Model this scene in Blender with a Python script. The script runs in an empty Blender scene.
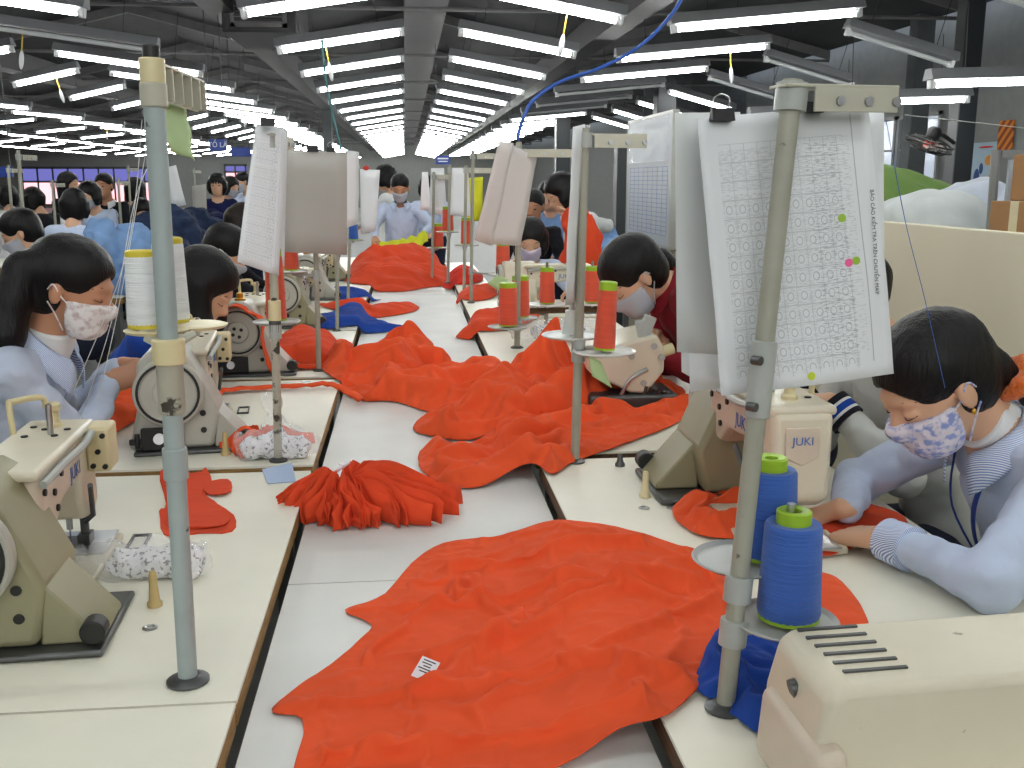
import bpy, math, random
import numpy as np
from mathutils import Vector, Matrix
random.seed(7)
SC = bpy.context.scene
COL = SC.collection
PI = math.pi
# ------------------------------------------------------------------ camera geometry (1024 x 768 frame)
CZ, F = 1.46, 1000.0
PHI = math.atan(.204)
TH = math.atan(.107 * math.cos(PHI))
FW = np.array([math.sin(TH)*math.cos(PHI), math.cos(TH)*math.cos(PHI), -math.sin(PHI)])
RT = np.array([math.cos(TH), -math.sin(TH), 0.0])
UP = np.cross(RT, FW)
CAMP = np.array([0.0, 0.0, CZ])
def ray(x, y): return FW + RT*(x-512)/F + UP*(384-y)/F
def on(x, y, z=.76):
    d = ray(x, y); return CAMP + d*((z-CZ)/d[2])
def at(x, y, Y):
    d = ray(x, y); return CAMP + d*(Y/d[1])

# ------------------------------------------------------------------ noise
_P = np.random.RandomState(11).permutation(256); _P = np.concatenate([_P]*4)
_G = np.random.RandomState(5).normal(size=(256, 3)); _G /= np.linalg.norm(_G, axis=1)[:, None]
def noise(x, y, z=0.0):
    x, y, z = np.broadcast_arrays(np.asarray(x, float), np.asarray(y, float), np.asarray(z, float))
    xi, yi, zi = np.floor(x).astype(int), np.floor(y).astype(int), np.floor(z).astype(int)
    xf, yf, zf = x-xi, y-yi, z-zi
    f = lambda t: t*t*t*(t*(t*6-15)+10)
    u, v, w = f(xf), f(yf), f(zf)
    xi, yi, zi = xi & 255, yi & 255, zi & 255
    def g(i, j, k):
        h = _P[_P[_P[(xi+i) & 255]+((yi+j) & 255)]+((zi+k) & 255)]
        gg = _G[h]
        return gg[..., 0]*(xf-i)+gg[..., 1]*(yf-j)+gg[..., 2]*(zf-k)
    L = lambda a, b, t: a+(b-a)*t
    return 1.6*L(L(L(g(0,0,0), g(1,0,0), u), L(g(0,1,0), g(1,1,0), u), v),
             L(L(g(0,0,1), g(1,0,1), u), L(g(0,1,1), g(1,1,1), u), v), w)
def sstep(a, b, x):
    t = np.clip((x-a)/(b-a), 0, 1); return t*t*(3-2*t)

# ------------------------------------------------------------------ objects
def setp(o, label=None, cat=None, group=None, kind=None):
    if label: o['label'] = label
    if cat: o['category'] = cat
    if group: o['group'] = group
    if kind: o['kind'] = kind
    return o
def thing(name, label, cat, loc=(0, 0, 0), rz=0.0, group=None):
    o = bpy.data.objects.new(name, None); COL.objects.link(o)
    o.empty_display_size = .05
    o.location = loc; o.rotation_euler = (0, 0, rz)
    return setp(o, label, cat, group)
def link(name, V, Fc, mat, parent=None, smooth=40, bevel=0, seg=2, world=False, solid=0):
    me = bpy.data.meshes.new(name)
    V = np.asarray(V, float)
    q = parent
    while world and q is not None: V = V-np.array(q.location); q = q.parent
    me.from_pydata(V.tolist(), [], [tuple(int(i) for i in f) for f in Fc])
    mats = mat if isinstance(mat, (list, tuple)) else [mat]
    for m in mats: me.materials.append(m)
    o = bpy.data.objects.new(name, me); COL.objects.link(o)
    if parent is not None: o.parent = parent
    if smooth:
        me.polygons.foreach_set('use_smooth', [True]*len(me.polygons))
        if smooth < 180: me.set_sharp_from_angle(angle=math.radians(smooth))
    if solid:
        s = o.modifiers.new('thick', 'SOLIDIFY'); s.thickness = solid; s.offset = 0
    if bevel:
        b = o.modifiers.new('edge', 'BEVEL'); b.width = bevel; b.segments = seg; b.limit_method = 'ANGLE'; b.angle_limit = .6
        b.harden_normals = False
    me.update()
    return o
def kids(o): return [c for c in bpy.data.objects if c.parent == o]
def copy_tree(o, parent=None, matmap=None):
    c = o.copy(); COL.objects.link(c)
    if parent is not None: c.parent = parent
    if matmap and c.type == 'MESH':
        for s in c.material_slots:
            m0 = s.material
            if m0 and m0.name in matmap:
                s.link = 'OBJECT'; s.material = matmap[m0.name]
    for k in kids(o): copy_tree(k, c, matmap)
    return c
def rotz(a): return np.array([[math.cos(a), -math.sin(a), 0], [math.sin(a), math.cos(a), 0], [0, 0, 1.0]])
def roty(a): return np.array([[math.cos(a), 0, math.sin(a)], [0, 1, 0], [-math.sin(a), 0, math.cos(a)]])
def rotx(a): return np.array([[1, 0, 0], [0, math.cos(a), -math.sin(a)], [0, math.sin(a), math.cos(a)]])
def frame(d):
    d = np.asarray(d, float); d = d/np.linalg.norm(d)
    a = np.array([0, 0, 1.0]) if abs(d[2]) < .9 else np.array([1.0, 0, 0])
    u = np.cross(a, d); u /= np.linalg.norm(u); return u, np.cross(d, u), d
class MB:
    def __init__(s): s.V, s.F, s.n = [], [], 0
    def add(s, V, Fc):
        V = np.asarray(V, float); s.V.append(V); s.F += [tuple(i+s.n for i in f) for f in Fc]; s.n += len(V); return s
    def box(s, c, size, R=None):
        h = np.array(size)/2.0
        V = np.array([[x, y, z] for x in (-1, 1) for y in (-1, 1) for z in (-1, 1)])*h
        if R is not None: V = V@np.asarray(R).T
        return s.add(V+np.array(c), [(0,1,3,2), (4,6,7,5), (0,4,5,1), (2,3,7,6), (0,2,6,4), (1,5,7,3)])
    def bx(s, x0, x1, y0, y1, z0, z1): return s.box(((x0+x1)/2, (y0+y1)/2, (z0+z1)/2), (x1-x0, y1-y0, z1-z0))
    def tube(s, pts, r, n=10, caps=True):
        pts = [np.array(p, float) for p in pts]; m = len(pts)
        rs = [r]*m if np.isscalar(r) else list(r)
        u = None; rings = []
        for i in range(m):
            d = pts[min(i+1, m-1)]-pts[max(i-1, 0)]
            if np.linalg.norm(d) < 1e-9: d = np.array([0, 0, 1.0])
            d = d/np.linalg.norm(d)
            if u is None: u, v, _ = frame(d)
            else:
                u = u-d*(u@d); u /= np.linalg.norm(u); v = np.cross(d, u)
            v = np.cross(d, u)
            a = np.linspace(0, 2*PI, n, endpoint=False)
            rings.append(pts[i]+rs[i]*(np.cos(a)[:, None]*u+np.sin(a)[:, None]*v))
        V = np.concatenate(rings); Fc = []
        for i in range(m-1):
            for k in range(n):
                k2 = (k+1) % n
                Fc.append((i*n+k, i*n+k2, (i+1)*n+k2, (i+1)*n+k))
        if caps: Fc += [tuple(range(n-1, -1, -1)), tuple(range((m-1)*n, m*n))]
        return s.add(V, Fc)
    def cyl(s, a, b, r, r2=None, n=16): return s.tube([a, b], [r, r if r2 is None else r2], n)
    def lathe(s, prof, c=(0, 0, 0), R=None, n=24, loop=False):
        V = []
        a = np.linspace(0, 2*PI, n, endpoint=False)
        for r, z in prof: V.append(np.stack([r*np.cos(a), r*np.sin(a), np.full(n, z)], 1))
        V = np.concatenate(V); Fc = []; m = len(prof)
        for i in range(m-1):
            for k in range(n):
                k2 = (k+1) % n; Fc.append((i*n+k, i*n+k2, (i+1)*n+k2, (i+1)*n+k))
        if loop: Fc += [((m-1)*n+k, (m-1)*n+(k+1) % n, (k+1) % n, k) for k in range(n)]
        else: Fc += [tuple(range(n-1, -1, -1)), tuple(range((m-1)*n, m*n))]
        if R is not None: V = V@np.asarray(R).T
        return s.add(V+np.array(c), Fc)
    def prism(s, poly, y0, y1, axis='y', shrink=None):
        """polygon (a,b) extruded; axis y: a->x,b->z ; x: a->y,b->z ; z: a->x,b->y"""
        p = np.array(poly, float); n = len(p); q = p
        if shrink: q = (p-p.mean(0))*shrink+p.mean(0)
        def lift(t, y):
            if axis == 'y': return np.stack([t[:, 0], np.full(n, y), t[:, 1]], 1)
            if axis == 'x': return np.stack([np.full(n, y), t[:, 0], t[:, 1]], 1)
            return np.stack([t[:, 0], t[:, 1], np.full(n, y)], 1)
        V = np.concatenate([lift(p, y0), lift(q, y1)])
        Fc = [tuple(range(n-1, -1, -1)), tuple(range(n, 2*n))]+[(i, (i+1) % n, n+(i+1) % n, n+i) for i in range(n)]
        return s.add(V, Fc)
    def ell(s, c, r, R=None, nu=16, nv=10):
        V = []
        for j in range(nv+1):
            t = PI*j/nv; rr = max(math.sin(t), 1e-3)
            for i in range(nu):
                a = 2*PI*i/nu; V.append((rr*math.cos(a)*r[0], rr*math.sin(a)*r[1], -math.cos(t)*r[2]))
        V = np.array(V)
        if R is not None: V = V@np.asarray(R).T
        Fc = [(j*nu+i, j*nu+(i+1) % nu, (j+1)*nu+(i+1) % nu, (j+1)*nu+i) for j in range(nv) for i in range(nu)]
        return s.add(V+np.array(c), Fc)
    def sheet(s, P):
        """P: (m,n,3) grid"""
        m, n, _ = P.shape
        Fc = [(i*n+j, (i+1)*n+j, (i+1)*n+j+1, i*n+j+1) for i in range(m-1) for j in range(n-1)]
        return s.add(P.reshape(-1, 3), Fc)
    def xf(s, M=None, T=None):
        for i in range(len(s.V)):
            if M is not None: s.V[i] = s.V[i]@np.asarray(M).T
            if T is not None: s.V[i] = s.V[i]+np.array(T)
        return s
    def build(s, name, mat, parent=None, **k):
        V = np.concatenate(s.V)
        o = link(name, V, s.F, mat, parent, **k)
        bm = __import__('bmesh').new(); bm.from_mesh(o.data)
        __import__('bmesh').ops.recalc_face_normals(bm, faces=bm.faces); bm.to_mesh(o.data); bm.free()
        if k.get('smooth', 40) and k.get('smooth', 40) < 180: o.data.set_sharp_from_angle(angle=math.radians(k.get('smooth', 40)))
        return o
def spline(pts, n=8, closed=False):
    p = np.array(pts, float); out = []; m = len(p)
    R_ = range(m if closed else m-1)
    for i in R_:
        if closed: a, b, c, d = p[(i-1) % m], p[i], p[(i+1) % m], p[(i+2) % m]
        else: a, b, c, d = p[max(i-1, 0)], p[i], p[i+1], p[min(i+2, m-1)]
        for k in range(n):
            t = k/n
            out.append(.5*((2*b)+(-a+c)*t+(2*a-5*b+4*c-d)*t*t+(-a+3*b-3*c+d)*t**3))
    if not closed: out.append(p[-1])
    return np.array(out)
def text(name, body, size, mat, parent, loc, rot, extrude=.0003, align='CENTER'):
    cu = bpy.data.curves.new(name, 'FONT'); cu.body = body; cu.size = size; cu.extrude = extrude
    cu.align_x = align; cu.align_y = 'CENTER'; cu.materials.append(mat)
    tmp = bpy.data.objects.new('tmp_text', cu)
    me = bpy.data.meshes.new_from_object(tmp); bpy.data.objects.remove(tmp)
    me.name = name
    if not me.materials: me.materials.append(mat)
    o = bpy.data.objects.new(name, me); COL.objects.link(o)
    o.parent = parent; o.location = loc; o.rotation_euler = rot
    return o
ORD = ['nearest', 'second nearest', 'third nearest', 'fourth nearest', 'fifth nearest', 'sixth nearest', 'seventh nearest', 'eighth nearest', 'ninth nearest', 'tenth nearest', 'eleventh nearest', 'twelfth nearest', 'thirteenth nearest', 'fourteenth nearest', 'fifteenth nearest', 'sixteenth nearest', 'seventeenth nearest', 'eighteenth nearest', 'nineteenth nearest', 'twentieth nearest']

# ------------------------------------------------------------------ signed-distance bodies -> one continuous mesh
def rcone(a, b, ra, rb):
    a, b = np.array(a, float), np.array(b, float)
    def f(P):
        ab = b-a; L2 = max(ab@ab, 1e-12)
        t = np.clip(((P-a)@ab)/L2, 0, 1)
        return np.linalg.norm(P-(a+t[..., None]*ab), axis=-1)-(ra+(rb-ra)*t)
    m = max(ra, rb); return f, np.minimum(a, b)-m, np.maximum(a, b)+m
def sell(c, r, R=None):
    c, r = np.array(c, float), np.array(r, float); R = np.eye(3) if R is None else np.asarray(R)
    def f(P):
        q = (P-c)@R
        k0 = np.linalg.norm(q/r, axis=-1); k1 = np.linalg.norm(q/(r*r), axis=-1)
        return k0*(k0-1)/np.maximum(k1, 1e-9)
    m = r.max(); return f, c-m, c+m
def sbox(c, h, rad=.01, R=None):
    c, h = np.array(c, float), np.array(h, float); R = np.eye(3) if R is None else np.asarray(R)
    def f(P):
        q = np.abs((P-c)@R)-(h-rad)
        return np.linalg.norm(np.maximum(q, 0), axis=-1)+np.minimum(q.max(-1), 0)-rad
    m = np.linalg.norm(h); return f, c-m, c+m
class SDF:
    """ops: list of (kind, prim, k) evaluated in order; kind + union, - subtract, & intersect"""
    def __init__(s, h): s.ops, s.h, s.post = [], h, None
    def u(s, prim, k=.01): s.ops.append(('+', prim, k)); return s
    def sub(s, prim, k=.008): s.ops.append(('-', prim, k)); return s
    def isect(s, prim, k=.004): s.ops.append(('&', prim, k)); return s
    def mesh(s):
        pos = [o for o in s.ops if o[0] == '+']
        lo = np.min([o[1][1] for o in pos], 0)-s.h*3-.01; hi = np.max([o[1][2] for o in pos], 0)+s.h*3+.01
        n = np.ceil((hi-lo)/s.h).astype(int)+1
        D = np.full(tuple(n), 1.0, dtype=np.float64)
        ax = [lo[i]+s.h*np.arange(n[i]) for i in range(3)]
        def block(a, b):
            i0 = np.maximum(np.floor((a-lo)/s.h).astype(int), 0); i1 = np.minimum(np.ceil((b-lo)/s.h).astype(int)+1, n)
            if (i1 <= i0).any(): return None, None
            sl = tuple(slice(int(i0[i]), int(i1[i])) for i in range(3))
            G = np.stack(np.meshgrid(*[ax[i][sl[i]] for i in range(3)], indexing='ij'), -1)
            return sl, G
        for kind, (f, a, b), k in s.ops:
            if kind == '&': sl = tuple(slice(0, int(n[i])) for i in range(3)); G = np.stack(np.meshgrid(*ax, indexing='ij'), -1)
            else: sl, G = block(a-k*2-s.h*3, b+k*2+s.h*3)
            if sl is None: continue
            d1, d2 = D[sl], f(G)
            if kind == '+':
                hh = np.maximum(k-np.abs(d1-d2), 0)/k; D[sl] = np.minimum(d1, d2)-hh*hh*k*.25
            elif kind == '-':
                d2 = -d2; hh = np.maximum(k-np.abs(d1-d2), 0)/k; D[sl] = np.maximum(d1, d2)+hh*hh*k*.25
            else:
                hh = np.maximum(k-np.abs(d1-d2), 0)/k; D[sl] = np.maximum(d1, d2)+hh*hh*k*.25
        if s.post is not None:
            G = np.stack(np.meshgrid(*ax, indexing='ij'), -1); m = np.abs(D) < .06
            D[m] = D[m]+s.post(G[m])
        return surface_nets(D, lo, s.h)
def surface_nets(D, lo, h):
    n = np.array(D.shape); S = D < 0
    c = np.zeros(tuple(n-1), int)
    for i in (0, 1):
        for j in (0, 1):
            for k in (0, 1): c += S[i:n[0]-1+i, j:n[1]-1+j, k:n[2]-1+k]
    act = (c > 0) & (c < 8)
    idx = np.full(act.shape, -1); ii = np.argwhere(act); idx[act] = np.arange(len(ii))
    acc = np.zeros((len(ii), 3)); cnt = np.zeros(len(ii))
    cor = [(i, j, k) for i in (0, 1) for j in (0, 1) for k in (0, 1)]
    vals = {q: D[ii[:, 0]+q[0], ii[:, 1]+q[1], ii[:, 2]+q[2]] for q in cor}
    for a in cor:
        for ax_ in range(3):
            if a[ax_]: continue
            b = list(a); b[ax_] = 1; b = tuple(b)
            va, vb = vals[a], vals[b]; m = (va < 0) != (vb < 0)
            t = va[m]/(va[m]-vb[m])
            p = np.tile(np.array(a, float), (m.sum(), 1)); p[:, ax_] = t
            acc[m] += p; cnt[m] += 1
    V = lo+h*(ii+acc/np.maximum(cnt, 1)[:, None])
    Fc = []
    for ax_ in range(3):
        u, v = (ax_+1) % 3, (ax_+2) % 3
        sl0 = [slice(None)]*3; sl1 = [slice(None)]*3
        sl0[ax_] = slice(0, n[ax_]-1); sl1[ax_] = slice(1, n[ax_])
        for q in (u, v):
            sl0[q] = slice(1, n[q]-1); sl1[q] = slice(1, n[q]-1)
        A, B = S[tuple(sl0)], S[tuple(sl1)]
        e = np.argwhere(A != B)
        if not len(e): continue
        fl = A[A != B]
        off = np.zeros(3, int); off[u] = 1; off[v] = 1
        base = e+off
        def cell(du, dv):
            q = base.copy(); q[:, u] -= du; q[:, v] -= dv
            return idx[q[:, 0], q[:, 1], q[:, 2]]
        Q = np.stack([cell(1, 1), cell(0, 1), cell(0, 0), cell(1, 0)], 1)
        Q[~fl] = Q[~fl][:, ::-1]
        Fc.append(Q)
    return V, np.concatenate(Fc)
def sdf_obj(sd, name, mat, parent, smooth=180, world=True):
    V, Fc = sd.mesh()
    return link(name, V, Fc, mat, parent, smooth=smooth, world=world)
# ------------------------------------------------------------------ materials
def srgb(r, g, b):
    f = lambda c: (c/255/12.92) if c/255 <= .04045 else ((c/255+.055)/1.055)**2.4
    return (f(r), f(g), f(b), 1)
def mk(name, rgb, rough=.6, metal=0.0, var=0.0, vscale=8.0, bump=0.0, bscale=60.0, spec=.5, sheen=0.0, stretch=None, trans=0.0, alpha=1.0, dirt=None, sub=0.0):
    m = bpy.data.materials.new(name); m.use_nodes = True
    nt = m.node_tree; b = nt.nodes['Principled BSDF']; N, L = nt.nodes, nt.links
    c = srgb(*rgb); b.inputs['Base Color'].default_value = c
    b.inputs['Roughness'].default_value = rough; b.inputs['Metallic'].default_value = metal
    b.inputs['Specular IOR Level'].default_value = spec
    if sheen: b.inputs['Sheen Weight'].default_value = sheen; b.inputs['Sheen Roughness'].default_value = .5
    if trans: b.inputs['Transmission Weight'].default_value = trans; b.inputs['IOR'].default_value = 1.15
    if alpha < 1: b.inputs['Alpha'].default_value = alpha
    if sub: b.inputs['Subsurface Weight'].default_value = sub; b.inputs['Subsurface Radius'].default_value = (.01, .005, .003)
    tc = N.new('ShaderNodeTexCoord'); mp = N.new('ShaderNodeMapping'); L.new(tc.outputs['Object'], mp.inputs['Vector'])
    if stretch: mp.inputs['Scale'].default_value = stretch
    if var or dirt:
        nz = N.new('ShaderNodeTexNoise'); nz.inputs['Scale'].default_value = vscale; nz.inputs['Detail'].default_value = 5
        L.new(mp.outputs[0], nz.inputs['Vector'])
        mx = N.new('ShaderNodeMix'); mx.data_type = 'RGBA'
        rp = N.new('ShaderNodeMapRange'); rp.inputs['From Min'].default_value = .35; rp.inputs['From Max'].default_value = .65
        L.new(nz.outputs['Fac'], rp.inputs['Value'])
        d = [x*(1-var) for x in c[:3]]; e = [min(1, x*(1+var)) for x in c[:3]]
        mx.inputs['A'].default_value = (*d, 1); mx.inputs['B'].default_value = (*e, 1)
        L.new(rp.outputs[0], mx.inputs['Factor']); out = mx.outputs['Result']
        if dirt:
            n2 = N.new('ShaderNodeTexNoise'); n2.inputs['Scale'].default_value = dirt[1]; n2.inputs['Detail'].default_value = 6
            L.new(mp.outputs[0], n2.inputs['Vector'])
            r2 = N.new('ShaderNodeMapRange'); r2.inputs['From Min'].default_value = dirt[2]; r2.inputs['From Max'].default_value = dirt[2]+.04
            L.new(n2.outputs['Fac'], r2.inputs['Value'])
            m2 = N.new('ShaderNodeMix'); m2.data_type = 'RGBA'; L.new(out, m2.inputs['A']); m2.inputs['B'].default_value = srgb(*dirt[0])
            L.new(r2.outputs[0], m2.inputs['Factor']); out = m2.outputs['Result']
        L.new(out, b.inputs['Base Color'])
    if bump:
        nb = N.new('ShaderNodeTexNoise'); nb.inputs['Scale'].default_value = bscale; nb.inputs['Detail'].default_value = 4
        L.new(mp.outputs[0], nb.inputs['Vector'])
        bp = N.new('ShaderNodeBump'); bp.inputs['Strength'].default_value = bump; bp.inputs['Distance'].default_value = .01
        L.new(nb.outputs['Fac'], bp.inputs['Height']); L.new(bp.outputs[0], b.inputs['Normal'])
    return m
def emis(name, rgb, s):
    m = bpy.data.materials.new(name); m.use_nodes = True; nt = m.node_tree; nt.nodes.clear()
    e = nt.nodes.new('ShaderNodeEmission'); e.inputs[0].default_value = srgb(*rgb); e.inputs[1].default_value = s
    o = nt.nodes.new('ShaderNodeOutputMaterial'); nt.links.new(e.outputs[0], o.inputs[0]); return m
def stripe_mat(name, c1, c2, scale, direction='X', rough=.8, duty=.5, profile='SIN'):
    m = mk(name, c1, rough); nt = m.node_tree; N, L = nt.nodes, nt.links; b = N['Principled BSDF']
    tc = N.new('ShaderNodeTexCoord'); w = N.new('ShaderNodeTexWave'); w.bands_direction = direction; w.inputs['Scale'].default_value = scale
    w.inputs['Distortion'].default_value = .0
    L.new(tc.outputs['Object'], w.inputs['Vector'])
    r = N.new('ShaderNodeMapRange'); r.inputs['From Min'].default_value = duty-.08; r.inputs['From Max'].default_value = duty+.08
    L.new(w.outputs['Fac'], r.inputs['Value'])
    mx = N.new('ShaderNodeMix'); mx.data_type = 'RGBA'; mx.inputs['A'].default_value = srgb(*c1); mx.inputs['B'].default_value = srgb(*c2)
    L.new(r.outputs[0], mx.inputs['Factor']); L.new(mx.outputs['Result'], b.inputs['Base Color']); return m
def spots_mat(name, c1, c2, scale, lo=.45, hi=.6, rough=.85):
    m = mk(name, c1, rough); nt = m.node_tree; N, L = nt.nodes, nt.links; b = N['Principled BSDF']
    tc = N.new('ShaderNodeTexCoord'); w = N.new('ShaderNodeTexNoise'); w.inputs['Scale'].default_value = scale; w.inputs['Detail'].default_value = 3
    L.new(tc.outputs['Object'], w.inputs['Vector'])
    r = N.new('ShaderNodeMapRange'); r.inputs['From Min'].default_value = lo; r.inputs['From Max'].default_value = hi
    L.new(w.outputs['Fac'], r.inputs['Value'])
    mx = N.new('ShaderNodeMix'); mx.data_type = 'RGBA'; mx.inputs['A'].default_value = srgb(*c1); mx.inputs['B'].default_value = srgb(*c2)
    L.new(r.outputs[0], mx.inputs['Factor']); L.new(mx.outputs['Result'], b.inputs['Base Color']); return m
M = {}
M['top'] = mk('cream laminate', (236, 233, 217), .38, var=.03, vscale=5, dirt=((160, 150, 128), 30, .76))
M['ctop'] = mk('pale grey laminate', (220, 222, 219), .42, var=.05, vscale=4, dirt=((150, 150, 145), 26, .77))
M['edge'] = mk('raw wood edge', (150, 116, 66), .75, var=.3, vscale=9, stretch=(3, 3, 30))
M['edge2'] = mk('dark worn wood edge', (92, 66, 44), .8, var=.35, vscale=10, stretch=(3, 1, 20))
M['legs'] = mk('grey leg paint', (110, 112, 110), .5)
M['cream'] = mk('cream machine paint', (214, 207, 186), .35, var=.04, vscale=6, dirt=((150, 138, 112), 40, .74))
M['cream2'] = mk('light yellowed plastic', (216, 203, 160), .4, var=.04)
M['olive'] = mk('olive grey machine paint', (146, 142, 112), .45, var=.05, vscale=7)
M['greym'] = mk('warm grey machine paint', (178, 176, 166), .42, var=.04, vscale=7)
M['pink'] = mk('aged pinkish cream paint', (206, 192, 174), .4, var=.04, vscale=9)
M['steel'] = mk('bare steel', (190, 192, 194), .28, 1.0, var=.1)
M['dsteel'] = mk('dull dark steel', (96, 98, 98), .4, .8, var=.1)
M['alu'] = mk('painted grey metal', (168, 172, 168), .45, .0, var=.05)
M['black'] = mk('black rubber', (22, 22, 22), .5)
M['pole'] = mk('chipped blue grey pole paint', (160, 172, 172), .45, .0, var=.06, vscale=14, dirt=((70, 60, 54), 38, .68))
M['pole2'] = mk('grey green pole paint', (158, 158, 144), .5, .0, var=.08, vscale=14, dirt=((84, 76, 64), 40, .7))
M['poleold'] = mk('heavily chipped pole paint', (172, 168, 152), .5, .0, var=.1, vscale=14, dirt=((60, 54, 46), 30, .55))
M['bar'] = mk('pale grey plastic', (186, 184, 168), .5, var=.05)
M['disc'] = mk('grey plastic disc', (176, 178, 174), .38, var=.03)
M['wdisc'] = mk('white plastic disc', (214, 218, 216), .3, var=.03)
def cloth_mat(name, rgb, rough=.9, b=.10, sheen=.04, v=.04, crease=.5, cs=11.0):
    m = mk(name, rgb, rough, var=v, vscale=10, bump=b, bscale=300, sheen=sheen, spec=.12)
    nt = m.node_tree; N, L = nt.nodes, nt.links; bs = N['Principled BSDF']; old = [l for l in L if l.to_socket == bs.inputs['Normal']][0].from_node
    tc = [n for n in N if n.type == 'MAPPING'][0]
    r = N.new('ShaderNodeTexNoise'); r.noise_type = 'RIDGED_MULTIFRACTAL'; r.inputs['Scale'].default_value = cs; r.inputs['Detail'].default_value = 3; r.inputs['Distortion'].default_value = 1.1
    r.normalize = True
    L.new(tc.outputs[0], r.inputs['Vector'])
    b2 = N.new('ShaderNodeBump'); b2.inputs['Strength'].default_value = crease; b2.inputs['Distance'].default_value = .012
    L.new(r.outputs['Fac'], b2.inputs['Height']); L.new(b2.outputs[0], old.inputs['Normal']); return m
M['orange'] = cloth_mat('orange cotton', (232, 90, 50))
M['orange2'] = cloth_mat('deep orange cotton', (222, 77, 44))
M['redc'] = cloth_mat('red orange cloth', (215, 52, 36))
M['blue'] = cloth_mat('royal blue cotton', (38, 72, 158))
M['yellow'] = cloth_mat('yellow green cotton', (206, 208, 52))
M['yellow2'] = cloth_mat('bright yellow cotton', (226, 206, 30))
M['denim'] = cloth_mat('dark denim', (44, 56, 82), v=.3)
M['ltblue'] = cloth_mat('light blue cloth', (128, 162, 208), v=.1)
M['green'] = cloth_mat('green cloth', (110, 138, 76))
M['bagw'] = mk('white woven sack', (206, 212, 212), .7, var=.05, bump=.3, bscale=12)
M['bagb'] = mk('pale blue sack', (190, 198, 212), .7, var=.08, bump=.3, bscale=14)
def thread_mat(name, rgb):
    m = mk(name, rgb, .75, bump=.5, bscale=30, stretch=(.3, .3, 14), var=.06, vscale=6, sheen=.2, spec=.25); return m
M['tblue'] = thread_mat('blue thread', (58, 98, 180))
M['torange'] = thread_mat('orange thread', (226, 90, 64))
M['twhite'] = thread_mat('white thread', (232, 234, 236))
M['lime'] = mk('lime plastic', (152, 190, 40), .4)
M['yplas'] = mk('yellow plastic', (214, 196, 60), .4)
M['wood'] = mk('pale turned wood', (190, 166, 112), .55, var=.08)
M['paper'] = mk('white paper', (226, 229, 232), .8, spec=.2)
M['paperg'] = mk('grey card', (176, 174, 168), .85, var=.02, spec=.2)
M['paperpink'] = mk('faintly pink paper', (216, 210, 208), .8, spec=.2)
M['papergreen'] = mk('pale green paper', (184, 212, 158), .8, spec=.2)
M['plastic'] = mk('clear plastic bag', (245, 247, 250), .2, trans=.0, alpha=.21, bump=1.0, bscale=45, spec=1.0)
M['tagw'] = mk('white label cloth', (236, 236, 240), .8)
M['ink'] = mk('dark ink', (60, 62, 70), .8)
M['inkl'] = mk('grey ink', (128, 130, 138), .8)
M['inkblue'] = mk('blue logo paint', (52, 104, 176), .5)
M['skin'] = mk('skin', (214, 170, 140), .5, var=.05, vscale=14, sub=.08, spec=.35)
M['skin2'] = mk('tanned skin', (188, 136, 106), .5, var=.05, vscale=14, sub=.08, spec=.35)
M['hair'] = mk('black hair', (11, 10, 11), .44, bump=.35, bscale=40, stretch=(6, 6, .5), spec=.28)
M['hair2'] = mk('dark brown hair', (30, 20, 17), .46, bump=.35, bscale=40, stretch=(6, 6, .5), spec=.28)
M['shirt'] = cloth_mat('pale blue work shirt', (194, 207, 232), v=.03)
M['shirt2'] = cloth_mat('pale blue grey work shirt', (190, 201, 222), v=.03)
M['whitec'] = cloth_mat('white knit', (226, 228, 230), v=.03)
M['jacketw'] = cloth_mat('off white jacket', (206, 208, 204), v=.03)
M['navy'] = cloth_mat('navy cloth', (32, 36, 76))
M['dark'] = cloth_mat('charcoal cloth', (34, 34, 40))
M['maroon'] = cloth_mat('maroon cloth', (132, 34, 44))
M['pinkc'] = cloth_mat('dusty pink cloth', (198, 176, 180))
M['trous'] = cloth_mat('dark trousers', (40, 44, 60))
M['stripecuff'] = stripe_mat('blue pinstripe', (226, 232, 244), (128, 154, 206), 112, 'DIAGONAL')
M['bwstripe'] = stripe_mat('black and white stripe', (28, 28, 32), (228, 228, 228), 9, 'Z')
M['maskb'] = spots_mat('blue print mask cotton', (220, 214, 226), (142, 156, 212), 74)
M['maskp'] = spots_mat('pale print mask cotton', (226, 222, 222), (196, 178, 178), 60)
M['maskg'] = mk('grey mask cotton', (178, 180, 190), .85)
M['masklilac'] = mk('lilac mask cotton', (196, 184, 206), .85)
M['scrunch'] = mk('orange terry', (240, 112, 24), .95, bump=1.0, bscale=160, sheen=.4)
M['gold'] = mk('gold', (220, 170, 70), .3, 1.0)
M['lash'] = mk('dark lash', (26, 18, 16), .7)
M['lanyard'] = mk('navy ribbon', (28, 54, 130), .6)
M['housing'] = mk('grey lamp housing', (128, 130, 134), .5, var=.05)
M['socket'] = mk('white lamp holder', (222, 224, 226), .45)
M['cordy'] = mk('yellow cord', (206, 168, 48), .6)
M['cable'] = mk('blue cable', (44, 84, 168), .45)
M['teal'] = mk('teal cord', (70, 120, 124), .6)
M['roof'] = mk('dark roof sheet', (58, 60, 62), .8, var=.15, vscale=2)
M['beam'] = mk('grey steel beam', (104, 104, 104), .6, var=.1)
M['duct'] = mk('dark duct', (44, 45, 46), .6, var=.15)
M['floor'] = mk('grey concrete floor', (128, 130, 128), .5, var=.08)
M['wall'] = mk('grey plaster', (138, 140, 138), .8, var=.05)
M['walld'] = mk('dark grey wall', (86, 90, 92), .8, var=.06)
M['part'] = mk('cream partition board', (218, 212, 186), .6, var=.03, vscale=2)
M['frame'] = mk('window frame paint', (140, 142, 142), .5)
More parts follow.
